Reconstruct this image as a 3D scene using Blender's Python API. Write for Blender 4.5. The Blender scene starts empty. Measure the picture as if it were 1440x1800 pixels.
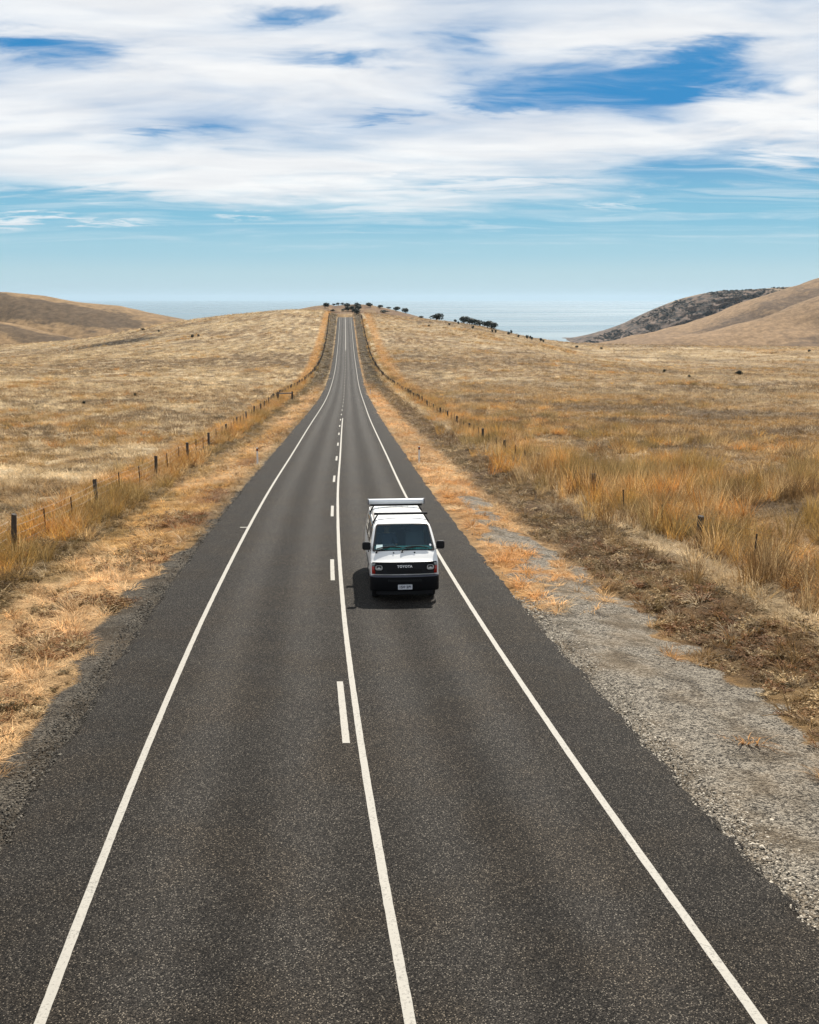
import bpy, bmesh, math, random
import numpy as np
from mathutils import Vector, Matrix

random.seed(7)
RNG = np.random.default_rng(11)
SC = bpy.context.scene
COL = SC.collection
R = math.radians

# ------------------------------------------------------------------ camera
F_PX, HOR = 1750.0, 525.0                 # focal length and eye level in photo pixels (1440 x 1800)
PITCH = math.atan((900 - HOR) / F_PX)
CZ = 6.3
cam_d = bpy.data.cameras.new('camera')
cam_d.sensor_fit = 'VERTICAL'
cam_d.sensor_height = 24.0
cam_d.lens = 24.0 * F_PX / 1800.0
cam_d.clip_start = 0.1
cam_d.clip_end = 200000.0
cam = bpy.data.objects.new('camera', cam_d)
cam.location = (0, 0, CZ)
cam.rotation_euler = (math.pi / 2 - PITCH, 0, 0)
COL.objects.link(cam)
SC.camera = cam

# ------------------------------------------------------------------ sun, exposure
SUN_VEC = Vector((0.255, 0.91, 1.0)).normalized()
SUN_EL = math.asin(SUN_VEC.z)
SUN_AZ = math.atan2(SUN_VEC.x, SUN_VEC.y)           # from +Y towards +X
sun_d = bpy.data.lights.new('sun', 'SUN')
sun_d.energy = 5.0
sun_d.angle = R(0.53)
sun_d.color = (1.0, 0.95, 0.87)
sun = bpy.data.objects.new('sun', sun_d)
sun.rotation_euler = SUN_VEC.to_track_quat('Z', 'Y').to_euler()
sun.location = (30, 90, 120)
COL.objects.link(sun)
SC.view_settings.view_transform = 'Standard'
SC.view_settings.look = 'None'
SC.view_settings.exposure = 0.80
SC.view_settings.gamma = 1.0
SC.view_settings.use_curve_mapping = False
SC.cycles.max_bounces = 6
SC.cycles.diffuse_bounces = 3
SC.cycles.glossy_bounces = 3
SC.cycles.transparent_max_bounces = 12
SC.cycles.use_denoising = True

# ------------------------------------------------------------------ node helpers
class NT:
    def __init__(self, tree):
        self.t = tree
        self.n = tree.nodes
        self.l = tree.links
    def new(self, typ, **kw):
        n = self.n.new(typ)
        for k, v in kw.items():
            setattr(n, k, v)
        return n
    def put(self, sock, v):
        if isinstance(v, bpy.types.NodeSocket):
            self.l.new(v, sock)
        elif v is not None:
            if sock.type == 'RGBA' and len(v) == 3:
                v = (*v, 1)
            sock.default_value = v
    def math(self, op, a, b=None, c=None, clamp=False):
        n = self.new('ShaderNodeMath', operation=op, use_clamp=clamp)
        self.put(n.inputs[0], a)
        if b is not None: self.put(n.inputs[1], b)
        if c is not None: self.put(n.inputs[2], c)
        return n.outputs[0]
    def noise(self, vec, scale, detail=4, rough=0.55, dist=0.0, out='Fac'):
        n = self.new('ShaderNodeTexNoise')
        self.put(n.inputs['Vector'], vec)
        n.inputs['Scale'].default_value = scale
        n.inputs['Detail'].default_value = detail
        n.inputs['Roughness'].default_value = rough
        n.inputs['Distortion'].default_value = dist
        return n.outputs[out]
    def step(self, v, lo, hi, a=0.0, b=1.0, smooth=True):
        n = self.new('ShaderNodeMapRange')
        n.interpolation_type = 'SMOOTHSTEP' if smooth else 'LINEAR'
        self.put(n.inputs[0], v)
        n.inputs[1].default_value = lo; n.inputs[2].default_value = hi
        n.inputs[3].default_value = a; n.inputs[4].default_value = b
        return n.outputs[0]
    def mix(self, fac, a, b, mode='MIX'):
        n = self.new('ShaderNodeMix', data_type='RGBA', blend_type=mode)
        n.clamp_factor = True
        self.put(n.inputs[0], fac); self.put(n.inputs[6], a); self.put(n.inputs[7], b)
        return n.outputs[2]
    def scale(self, vec, s):
        n = self.new('ShaderNodeVectorMath', operation='MULTIPLY')
        self.put(n.inputs[0], vec); n.inputs[1].default_value = s
        return n.outputs[0]
    def bump(self, h, strength, dist):
        n = self.new('ShaderNodeBump')
        self.put(n.inputs['Height'], h)
        n.inputs['Strength'].default_value = strength
        n.inputs['Distance'].default_value = dist
        return n.outputs[0]

def material(name):
    m = bpy.data.materials.new(name)
    m.use_nodes = True
    t = NT(m.node_tree)
    return m, t, t.n['Principled BSDF']

def pos(t):
    return t.new('ShaderNodeNewGeometry').outputs['Position']

def objc(t):
    return t.new('ShaderNodeTexCoord').outputs['Object']

def plain(name, col, rough=0.5, metal=0.0, spec=0.5, var=0.12, vscale=6.0, coat=0.0):
    """simple material with a little procedural variation"""
    m, t, b = material(name)
    n = t.noise(objc(t), vscale, 5, 0.6)
    lo = tuple(c * (1 - var) for c in col); hi = tuple(min(1, c * (1 + var)) for c in col)
    t.put(b.inputs['Base Color'], t.mix(n, lo, hi))
    t.put(b.inputs['Roughness'], t.step(n, 0.2, 0.8, max(0, rough - .06), min(1, rough + .06)))
    b.inputs['Metallic'].default_value = metal
    b.inputs['Specular IOR Level'].default_value = spec
    b.inputs['Coat Weight'].default_value = coat
    return m

# ------------------------------------------------------------------ sky with cloud sheet
def pix_dir(px, py):
    a, b = (px - 720) / F_PX, (900 - py) / F_PX
    return Vector((a, math.cos(PITCH) + b * math.sin(PITCH), -math.sin(PITCH) + b * math.cos(PITCH)))

def build_world():
    w = bpy.data.worlds.new('World')
    SC.world = w
    w.use_nodes = True
    t = NT(w.node_tree)
    bg = t.n['Background']
    sky = t.new('ShaderNodeTexSky', sky_type='NISHITA')
    sky.sun_disc = False
    sky.sun_elevation = SUN_EL
    sky.sun_rotation = SUN_AZ
    sky.altitude = 100
    sky.air_density = 1.0
    sky.dust_density = 0.6
    sky.ozone_density = 2.5
    d = t.new('ShaderNodeTexCoord').outputs['Generated']
    sep = t.new('ShaderNodeSeparateXYZ'); t.put(sep.inputs[0], d)
    x, y, z = sep.outputs
    zc = t.math('MAXIMUM', z, 0.012)
    cmb = t.new('ShaderNodeCombineXYZ')
    t.put(cmb.inputs[0], x); t.put(cmb.inputs[1], y); t.put(cmb.inputs[2], zc)
    t.put(sky.inputs[0], cmb.outputs[0])
    # clear air: pale at the horizon, deepening quickly with height
    ramp = t.new('ShaderNodeValToRGB')
    t.put(ramp.inputs[0], t.math('MULTIPLY', t.math('ARCSINE', zc), 2 / math.pi))
    cr = ramp.color_ramp
    cr.interpolation = 'EASE'
    for i, (deg, c) in enumerate(AIR):
        e = cr.elements[i] if i < 2 else cr.elements.new(deg / 90)
        e.position = deg / 90
        e.color = (*c, 1)
    ten = t.new('ShaderNodeVectorMath', operation='SCALE')
    t.put(ten.inputs[0], ramp.outputs[0]); ten.inputs[3].default_value = 10.0
    blue = t.mix(0.96, sky.outputs[0], ten.outputs[0])
    # cloud sheet seen in perspective
    den = t.math('ADD', zc, 0.09)
    pc = t.new('ShaderNodeCombineXYZ')
    t.put(pc.inputs[0], t.math('DIVIDE', x, den)); t.put(pc.inputs[1], t.math('DIVIDE', y, den))
    p = pc.outputs[0]
    warp = t.new('ShaderNodeVectorMath', operation='MULTIPLY_ADD')
    t.put(warp.inputs[0], t.noise(p, 0.9, 3, 0.5, 0, 'Color')); warp.inputs[1].default_value = (0.9, 0.5, 0); t.put(warp.inputs[2], p)
    ps = t.scale(warp.outputs[0], (0.55, 1.0, 1.0))
    n1 = t.noise(ps, 1.3, 6, 0.50, 0.25)
    n2 = t.noise(t.scale(warp.outputs[0], (0.6, 1.3, 1)), 3.6, 5, 0.55, 0.6)
    fb = t.math('ADD', t.math('MULTIPLY', n1, 1.15), t.math('MULTIPLY_ADD', n2, 0.35, -.25))
    az = t.math('ARCTAN2', x, y)
    el = t.math('ARCSINE', z)
    # broad cover of the cloud bank: thick above, thinning out towards the horizon
    bias = t.math('ADD', t.step(el, R(3.0), R(7.4), -0.44, 0.27), t.step(el, R(17), R(34), 0.0, -0.15))
    wob = t.new('ShaderNodeSeparateColor'); t.put(wob.inputs[0], t.noise(t.scale(p, (.9, 1.6, 1)), 2.4, 5, .6, .4, 'Color'))
    az = t.math('MULTIPLY_ADD', t.math('SUBTRACT', wob.outputs[0], .5), .22, az)
    el = t.math('MULTIPLY_ADD', t.math('SUBTRACT', wob.outputs[1], .5), .06, el)
    for (px, py, sx, sy, wt) in CLOUDS:
        dv = pix_dir(px, py).normalized()
        a0, e0 = math.atan2(dv.x, dv.y), math.asin(dv.z)
        da = t.math('DIVIDE', t.math('SUBTRACT', az, a0), sx / F_PX)
        de = t.math('DIVIDE', t.math('SUBTRACT', el, e0), sy / F_PX)
        q = t.math('ADD', t.math('MULTIPLY', da, da), t.math('MULTIPLY', de, de))
        g = t.math('POWER', 2.71828, t.math('MULTIPLY', q, -1.0))
        bias = t.math('MULTIPLY_ADD', g, wt, bias)
    cov = t.step(t.math('ADD', fb, bias), 0.26, 0.98)
    wisp = t.noise(t.scale(warp.outputs[0], (0.35, 1.5, 1)), 2.6, 6, 0.6, 0.8)
    veil = t.math('MULTIPLY', t.step(wisp, .42, .78), t.math('MULTIPLY', t.step(el, R(2.2), R(5.0)), .62))
    cov = t.math('MAXIMUM', t.math('MULTIPLY', cov, 0.97), veil)
    # thickness shading of the sheet
    thick = t.noise(t.scale(warp.outputs[0], (0.6, 1.3, 1)), 2.3, 5, 0.62, 0.2)
    cc = t.mix(t.step(thick, 0.3, 0.7), CLOUD_LO, CLOUD_HI)
    t.put(bg.inputs['Color'], t.mix(cov, blue, cc))
    bg.inputs['Strength'].default_value = 0.055
    w.cycles.sampling_method = 'MANUAL'
    w.cycles.sample_map_resolution = 512

AIR = [(0, (.50, .66, .74)), (90, (.13, .22, .36)), (1.2, (.48, .69, .77)), (2.6, (.37, .64, .77)), (4.2, (.23, .55, .74)), (9.5, (.02, .26, .60)), (30, (.12, .24, .43))]
CLOUD_LO, CLOUD_HI = (9.0, 9.1, 9.3), (10.6, 10.6, 10.5)
CLOUDS = [(1060, 148, 150, 36, -0.66), (1255, 95, 85, 17, -0.45), (880, 188, 70, 14, -0.35), (1180, 170, 80, 30, -.3),
          (610, 100, 95, 15, -0.48), (800, 70, 60, 18, -0.25), (85, 82, 130, 24, -0.55), (500, 12, 80, 13, -0.42),
          (320, 232, 60, 8, -0.25), (670, 205, 40, 8, -.22), (1250, 300, 190, 42, -0.33), (1440, 330, 160, 40, -.4),
          (1400, 275, 90, 14, 0.35), (1390, 200, 60, 50, .25), (850, 310, 150, 8, -0.2),
          (120, 345, 190, 12, -0.30), (120, 388, 190, 9, 0.55), (40, 338, 40, 6, .3), (430, 390, 40, 5, 0.40), (630, 394, 50, 4, 0.36),
          (620, 345, 430, 26, 0.26), (1090, 366, 110, 6, 0.33), (1365, 320, 40, 6, .45), (350, 290, 330, 40, .15),
          (420, 160, 260, 60, .12), (300, 30, 200, 40, .12), (1050, 60, 260, 25, .15)]
build_world()

# ------------------------------------------------------------------ small maths
def pchip(xs, ys):
    xs = np.asarray(xs, float); ys = np.asarray(ys, float)
    h = np.diff(xs); dl = np.diff(ys) / h
    m = np.zeros_like(xs)
    for i in range(1, len(xs) - 1):
        m[i] = (dl[i - 1] * h[i] + dl[i] * h[i - 1]) / (h[i] + h[i - 1])
    m[0], m[-1] = dl[0], dl[-1]
    def f(x):
        x = np.asarray(x, float)
        i = np.clip(np.searchsorted(xs, x) - 1, 0, len(h) - 1)
        s = (x - xs[i]) / h[i]
        sc = np.clip(s, 0, 1)
        v = ((1 + 2 * sc) * (1 - sc) ** 2 * ys[i] + sc * (1 - sc) ** 2 * h[i] * m[i]
             + sc * sc * (3 - 2 * sc) * ys[i + 1] + sc * sc * (sc - 1) * h[i] * m[i + 1])
        return v + np.where(s > 1, (s - 1) * h[i] * m[i + 1], 0) + np.where(s < 0, s * h[i] * m[i], 0)
    return f

def sstep(x, a, b):
    t = np.clip((np.asarray(x, float) - a) / (b - a), 0, 1)
    return t * t * (3 - 2 * t)

def _hash(ix, iy, seed):
    h = (ix.astype(np.int64) * 374761393 + iy.astype(np.int64) * 668265263 + seed * 144665) & 0x7fffffff
    h = ((h ^ (h >> 13)) * 1274126177) & 0x7fffffff
    h = (h ^ (h >> 16)) & 0xffff
    return h / 65535.0

def vnoise(x, y, seed=0):
    x = np.asarray(x, float); y = np.asarray(y, float)
    ix, iy = np.floor(x), np.floor(y)
    fx, fy = x - ix, y - iy
    fx = fx * fx * (3 - 2 * fx); fy = fy * fy * (3 - 2 * fy)
    a = _hash(ix, iy, seed); b = _hash(ix + 1, iy, seed); c = _hash(ix, iy + 1, seed); d = _hash(ix + 1, iy + 1, seed)
    return (a * (1 - fx) + b * fx) * (1 - fy) + (c * (1 - fx) + d * fx) * fy

def fbm(x, y, seed=0, oct=4):
    s, a, tot = 0, 0.5, 0
    for k in range(oct):
        s = s + a * vnoise(x * 2 ** k + 17 * k, y * 2 ** k - 9 * k, seed + k); tot += a; a *= .5
    return s / tot

# ------------------------------------------------------------------ the lie of the land (heights relative to the camera, then + CZ)
XC = pchip([-60, -20, 0, 7.7, 12.5, 17.4, 21.25, 28.2, 43.5, 66.9, 107.5, 155, 228, 302, 380, 444, 506, 580, 1000],
           [9.5, 3.6, .85, -.08, -.64, -1.15, -1.52, -2.12, -3.28, -4.78, -7.36, -10.2, -14.7, -19.2, -24.1, -28.1, -32., -36.7, -63.5])
ZR = pchip([-60, -20, 0, 7.7, 14.4, 21.25, 28.2, 43.46, 66.9, 90.2, 133.9, 179.5, 204.5, 228, 272, 302, 330, 380, 444, 506, 560, 580, 600, 640, 700, 1000],
           [-1.7, -4.4, -5.77, -6.29, -6.74, -7.21, -7.70, -8.75, -10.34, -11.9, -14.77, -17.42, -18.65, -19.55, -20.62, -20.92, -20.85, -20.0, -17.9, -15.0, -12.0, -11.15, -10.85, -11.9, -15, -26])
FU = pchip([-900, -400, -190, -160, -95, -65, -20, -11, -5.5, 0, 5.5, 10, 14, 40, 82, 110, 135, 180, 260, 900],
           [-64, -42, -28.4, -26.2, -15.0, -11.3, -9.6, -10.6, -12.8, -12.85, -12.8, -12.2, -12.1, -13.8, -18.6, -24.8, -28.0, -29.4, -30.6, -39])

KNOLL = 15.0
def ground_z(x, y, fine=True):
    x = np.asarray(x, float); y = np.asarray(y, float)
    yy = np.minimum(y, 1000)
    u = x - XC(yy)
    z = ZR(np.minimum(yy, 700)) + 0
    g = sstep(y, 240, 545)
    fu = FU(u)
    fu = np.where(y > 600, fu + sstep(y, 600, 660) * (np.maximum(fu, np.where(np.abs(u) < 22, -11.8, -99)) - fu), fu)
    z = z + g * (fu + 12.85)
    # gentle swells in the paddocks, ditch beside the road
    au = np.abs(u)
    far = sstep(au, 14, 60)
    z = z + far * (fbm(x / 70, y / 70, 3, 3) - .5) * 3.2 * sstep(y, -50, 120) * (1 - .7 * g)
    z = z - 0.28 * np.exp(-((au - 7.8) / 1.7) ** 2) * (1 - g)
    if fine:
        z = z + sstep(au, 5.2, 9) * (fbm(x / 2.2, y / 2.2, 8, 3) - .5) * 0.30
    # behind the crest the land drops, with a scrubby knoll, then falls to the sea
    z = z - np.clip(y - 640, 0, None) * 0.035 * sstep(y, 600, 760)
    k = KNOLL * np.exp(-((x + 42) / np.where(x < -42, 40, 50)) ** 2 / 2 - ((y - 800) / 75) ** 2 / 2)
    z = z + k
    z = z - 130 * sstep(y, 880, 1250) - 60 * sstep(x, -330, -800) * sstep(y, 420, 700) - 40 * sstep(x, 330, 800) * sstep(y, 500, 700)
    return z + CZ

def pix_ground(px, py, ymin=5, ymax=950):
    """where the view ray through a photo pixel meets the land"""
    d = pix_dir(px, py)
    ys = np.concatenate([np.arange(ymin, 100, .1), np.arange(100, ymax, .5)])
    s = ys / d.y
    zz = CZ + s * d.z; xx = s * d.x
    hit = np.nonzero(zz < ground_z(xx, ys))[0]
    i = hit[0] if len(hit) else np.argmin(zz - ground_z(xx, ys))
    return float(xx[i]), float(ys[i]), float(ground_z(xx[i], ys[i]))

# ------------------------------------------------------------------ object helpers
def tag(o, label=None, cat=None, group=None, kind=None):
    if label: o['label'] = label
    if cat: o['category'] = cat
    if group: o['group'] = group
    if kind: o['kind'] = kind
    return o

def empty(name, loc=(0, 0, 0), rot=(0, 0, 0)):
    o = bpy.data.objects.new(name, None)
    o.empty_display_size = 0.2
    o.location = loc; o.rotation_euler = rot
    COL.objects.link(o)
    return o

def link_mesh(name, me, mat=None, parent=None, loc=None, rot=None, scale=None):
    o = bpy.data.objects.new(name, me)
    if mat is not None and not me.materials:
        me.materials.append(mat)
    COL.objects.link(o)
    if parent is not None: o.parent = parent
    if loc is not None: o.location = loc
    if rot is not None: o.rotation_euler = rot
    if scale is not None: o.scale = scale
    return o

def mesh_from(name, verts, faces, smooth=False):
    me = bpy.data.meshes.new(name)
    me.from_pydata([tuple(v) for v in verts], [], [tuple(f) for f in faces])
    if smooth:
        me.polygons.foreach_set('use_smooth', [True] * len(me.polygons))
    me.update()
    return me

def grid_mesh(name, P, smooth=True):
    """P: (rows, cols, 3)"""
    r, c, _ = P.shape
    me = bpy.data.meshes.new(name)
    me.vertices.add(r * c)
    me.vertices.foreach_set('co', P.reshape(-1).astype(np.float32))
    i = np.arange(r * c).reshape(r, c)
    q = np.stack([i[:-1, :-1], i[:-1, 1:], i[1:, 1:], i[1:, :-1]], -1).reshape(-1, 4)
    n = len(q)
    me.loops.add(n * 4); me.loops.foreach_set('vertex_index', q.reshape(-1).astype(np.int32))
    me.polygons.add(n)
    me.polygons.foreach_set('loop_start', (np.arange(n) * 4).astype(np.int32))
    me.polygons.foreach_set('use_smooth', np.full(n, smooth))
    me.update(calc_edges=True)
    me.validate()
    return me

def set_attr(me, name, arr, typ='FLOAT'):
    a = me.attributes.new(name, typ, 'POINT')
    arr = np.asarray(arr, np.float32)
    if typ == 'FLOAT_COLOR':
        if arr.shape[-1] == 3:
            arr = np.concatenate([arr, np.ones((len(arr), 1), np.float32)], 1)
        a.data.foreach_set('color', arr.reshape(-1))
    elif typ == 'FLOAT_VECTOR':
        a.data.foreach_set('vector', arr.reshape(-1))
    elif typ == 'INT':
        a.data.foreach_set('value', arr.astype(np.int32).reshape(-1))
    else:
        a.data.foreach_set('value', arr.reshape(-1))

# ------------------------------------------------------------------ plant cover of the land: colour and zones
C = lambda *v: np.array(v, float)
STRAW, PALE, TAN = C(.40, .285, .145), C(.58, .46, .29), C(.27, .172, .078)
ORANGE, GOLD, RUST = C(.44, .20, .05), C(.42, .235, .062), C(.19, .085, .032)
BROWN, OLIVE, DARK = C(.115, .068, .03), C(.14, .10, .034), C(.06, .04, .02)
PEACH = C(.56, .36, .175)

def mixc(a, b, t):
    t = np.asarray(t)[..., None]
    return a * (1 - t) + b * t

def lowered(x, y):
    """amount of gravel pull-off on the right shoulder"""
    u = x - XC(np.minimum(y, 1000))
    n = (fbm(x / 1.3, y / 1.3, 21, 3) - .5)
    edge = 7.6 - 1.5 * sstep(y, 23, 46) + n * 2.2 + (fbm(x / .45, y / .45, 23, 2) - .5) * 1.0
    right = sstep(u, 4.1, 4.5) * (1 - sstep(u, edge - .35, edge + .35)) * (1 - sstep(y + n * 14, 40, 50))
    tuft = sstep(y + n * 5, 21.5, 24.5) * (1 - sstep(u + n * 2.2, 5.0, 6.0)) + .9 * sstep(fbm(x / .9 + 4, y / 1.6, 27, 3), .50, .62) * sstep(y, 24, 30)
    tuft = np.clip(tuft, 0, 1)      # orange grass along the seal
    patch = np.exp(-((x - 2.9 + .0) / .8) ** 2 - ((y - 43.5) / 2.6) ** 2)
    right = np.maximum(right * (1 - tuft), sstep(patch + n * .4, .35, .65))
    le = -5.15 - .45 * (fbm(x / 2.5 + 5, y / 2.5, 31, 3) - .5) * 4
    le = np.where(y > 38, -4.65 + n * .5, le)
    left = (1 - sstep(u, -4.5, -4.1)) * sstep(u, le - .3, le + .3) * (1 - .7 * sstep(y, 60, 90))
    return np.clip(np.maximum(right, left), 0, 1)

DARK_PATCH = pix_ground(185, 606)
def cover_colour(x, y):
    x = np.asarray(x, float); y = np.asarray(y, float)
    u = x - XC(np.minimum(y, 1000))
    n1 = fbm(x / 9, y / 9, 41, 4); n2 = fbm(x / 2.3, y / 2.3, 51, 3); n3 = fbm(x / 34, y / 34, 61, 3); n4 = fbm(x / 90 + 3, y / 55, 71, 3)
    col = mixc(TAN, STRAW, sstep(n1 * .6 + n3 * .4, .36, .60))
    col = mixc(col, PALE, sstep(n2 * .5 + n1 * .5, .52, .72) * .8)
    br = sstep(n4 * .7 + n1 * .3, .50, .62)
    col = mixc(col, mixc(TAN, BROWN, .62), br * .85)
    # orange stands
    og = sstep(fbm(x / 14 + 8, y / 20, 81, 3), .60, .74)
    col = mixc(col, GOLD, og * np.where(u > 0, .6, .3))
    col = mixc(col, mixc(TAN, BROWN, .45), np.where(u > 14, .45, .0) * sstep(n3, .40, .60) * (1 - sstep(y, 300, 450)))
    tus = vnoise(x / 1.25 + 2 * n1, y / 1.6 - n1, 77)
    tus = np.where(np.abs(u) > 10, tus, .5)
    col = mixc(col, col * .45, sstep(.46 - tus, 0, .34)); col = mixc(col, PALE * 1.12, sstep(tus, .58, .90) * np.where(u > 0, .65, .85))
    # right paddock is redder and rougher near the fence
    rp = sstep(u, 10, 16) * (1 - .6 * sstep(u, 40, 90)) * (1 - .65 * sstep(y, 120, 300))
    col = mixc(col, mixc(GOLD, BROWN, .30 + .7 * sstep(n1, .36, .62)), rp * .72 * sstep(n3 + .5 * n1, .50, .80))
    # road reserve left
    l_ = sstep(-u, 4.8, 5.4) * (1 - sstep(-u, 8.2, 9.2))
    lc = mixc(PEACH, GOLD, sstep(n1, .42, .62) * .7)
    lc = mixc(lc, RUST, sstep(n2 * .6 + .4 * n1, .45, .60) * (1 - sstep(-u, 5.6, 7.2)) * (1 - .5 * sstep(y, 45, 80)))
    lc = mixc(lc, mixc(lc, OLIVE, .6), sstep(n2, .52, .7) * sstep(-u, 6.5, 8))
    col = mixc(col, lc, l_)
    lf = sstep(-u, 8.0, 8.8) * (1 - sstep(-u, 9.3, 10.2))
    col = mixc(col, mixc(OLIVE, BROWN, .35 + .3 * n2), lf * .8)
    lg = sstep(-u, 9.2, 9.8) * (1 - sstep(-u, 11.5, 13))
    col = mixc(col, mixc(GOLD, ORANGE, n2 * .8), lg * .85)
    # road reserve right
    r0 = sstep(u, 4.3, 4.8) * (1 - sstep(u + n2, 7.0, 8.4))
    rc = mixc(PEACH, ORANGE, sstep(n2, .42, .66) * .75)
    rc = mixc(rc, TAN, sstep(n1, .5, .7) * .5)
    col = mixc(col, rc, r0)
    r1 = sstep(u + n2, 7.2, 8.4) * (1 - sstep(u, 9.6, 10.6))
    col = mixc(col, mixc(mixc(BROWN, RUST, n1 * .25), mixc(OLIVE, TAN, n2), sstep(n2, .35, .65) * .7), r1 * .9)
    r2 = sstep(u, 9.8, 10.6) * (1 - sstep(u, 11.0, 12.0))
    col = mixc(col, PALE, r2 * .6)
    r3 = sstep(u, 11.2, 12.2) * (1 - sstep(u, 14, 17))
    col = mixc(col, mixc(GOLD, ORANGE, n2), r3 * .7)
    # up the far hill both verges are dark and red brown
    fh = sstep(y, 170, 270)
    vl = sstep(np.abs(u), 4.7, 5.3) * (1 - sstep(np.abs(u), 8.6, 9.6))
    col = mixc(col, mixc(DARK * .75, OLIVE * .8, .6 * n2), vl * fh * .95)
    vo = sstep(-u, 6.4, 7.6) * (1 - sstep(-u, 8.8, 9.8)) * sstep(y, 45, 90)
    col = mixc(col, mixc(OLIVE, BROWN, n2), vo * .75 * sstep(n1, .3, .55))
    # dark patch in the cover colour, high in the left paddock
    dp = np.exp(-((x - DARK_PATCH[0]) / 30) ** 2 - ((y - DARK_PATCH[1]) / 26) ** 2) + (n1 - .5) * .8
    col = mixc(col, DARK * .6, sstep(dp, .38, .7) * .92 * (np.abs(x - DARK_PATCH[0]) < 90) * (np.abs(y - DARK_PATCH[1]) < 70))
    # knoll behind the crest: reddish scrub
    kn = sstep(y, 620, 680)
    col = mixc(col, mixc(C(.15, .085, .045), TAN, sstep(n1, .45, .65) * .8), kn * .9)
    return np.clip(col * (0.86 + .28 * n2)[..., None], 0, 1)

# ------------------------------------------------------------------ ground, road, sea
def mat_ground():
    m, t, b = material('ground_earth_and_straw')
    at = t.new('ShaderNodeAttribute', attribute_name='cover'); gv = t.new('ShaderNodeAttribute', attribute_name='gravel')
    p = pos(t)
    a = t.noise(t.scale(p, (1, 1, 1)), 2.2, 8, 0.68)
    f2 = t.noise(p, 17, 5, 0.7)
    far = t.noise(t.scale(p, (1, .8, 1)), 0.35, 9, .72)
    k = t.math('ADD', t.math('MULTIPLY', a, .45), t.math('ADD', t.math('MULTIPLY', f2, .25), t.math('MULTIPLY', far, .3)))
    col = t.mix(1.0, at.outputs['Color'], t.mix(t.step(k, .36, .64), (.26, .23, .19), (1.0, 1.0, 1.0)), 'MULTIPLY')
    # stones of the shoulder
    v = t.new('ShaderNodeTexVoronoi'); t.put(v.inputs['Vector'], p); v.inputs['Scale'].default_value = 26
    v2 = t.new('ShaderNodeTexVoronoi'); t.put(v2.inputs['Vector'], p); v2.inputs['Scale'].default_value = 60
    sc_ = t.new('ShaderNodeSeparateColor'); t.put(sc_.inputs[0], v.outputs['Color'])
    sc2 = t.new('ShaderNodeSeparateColor'); t.put(sc2.inputs[0], v2.outputs['Color'])
    gk = t.step(t.math('MULTIPLY_ADD', sc_.outputs[0], .5, t.math('MULTIPLY', sc2.outputs[1], .5)), .22, .78)
    g1 = t.mix(gk, (.042, .036, .029), (.34, .295, .23))
    g1 = t.mix(t.step(t.noise(p, .55, 5, .6), .44, .68), g1, t.mix(.5, g1, (.25, .185, .115)))
    g1 = t.mix(t.step(t.noise(p, 1.1, 6, .68, .6), .46, .62), g1, t.mix(1.0, g1, (.55, .53, .5), 'MULTIPLY'))
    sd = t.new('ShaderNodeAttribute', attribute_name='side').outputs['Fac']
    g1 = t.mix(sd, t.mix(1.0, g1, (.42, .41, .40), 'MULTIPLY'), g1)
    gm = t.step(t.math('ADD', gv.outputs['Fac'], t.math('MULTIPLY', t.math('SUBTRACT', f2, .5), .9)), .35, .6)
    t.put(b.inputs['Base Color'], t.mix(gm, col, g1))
    b.inputs['Roughness'].default_value = .95
    b.inputs['Specular IOR Level'].default_value = .15
    hgt = t.math('ADD', t.math('MULTIPLY', v.outputs['Distance'], -.6), t.math('ADD', f2, a))
    t.put(b.inputs['Normal'], t.bump(hgt, 1.0, .07))
    return m

def build_ground():
    us = [0.0]
    while us[-1] < 900:
        u = us[-1]
        us.append(u + (0.45 if u < 18 else 0.45 + (u - 18) * 0.055))
    us = np.array(us); us = np.concatenate([-us[:0:-1], us])
    ys = [-60.0]
    while ys[-1] < 1300:
        y = ys[-1]
        ys.append(y + (2.0 if y < 4 else max(0.45, min(0.45 + (y - 45) * .012, 7))))
    ys = np.array(ys)
    Y, U = np.meshgrid(ys, us, indexing='ij')
    X = U + XC(np.minimum(Y, 1000))
    Z = ground_z(X, Y)
    au = np.abs(U)
    Z = np.where(au < 4.55, ZR(np.minimum(Y, 700)) + CZ - 0.09 + np.where(Y > 640, Z - ZR(np.minimum(Y, 700)) - CZ, 0), Z - .03 * (1 - sstep(au, 4.4, 6)))
    me = grid_mesh('ground', np.stack([X, Y, Z], -1))
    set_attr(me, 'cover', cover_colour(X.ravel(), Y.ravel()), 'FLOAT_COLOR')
    set_attr(me, 'gravel', lowered(X.ravel(), Y.ravel()))
    set_attr(me, 'side', sstep(U.ravel(), -2, 2))
    tag(link_mesh('ground', me, mat_ground()), kind='structure')

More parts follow.
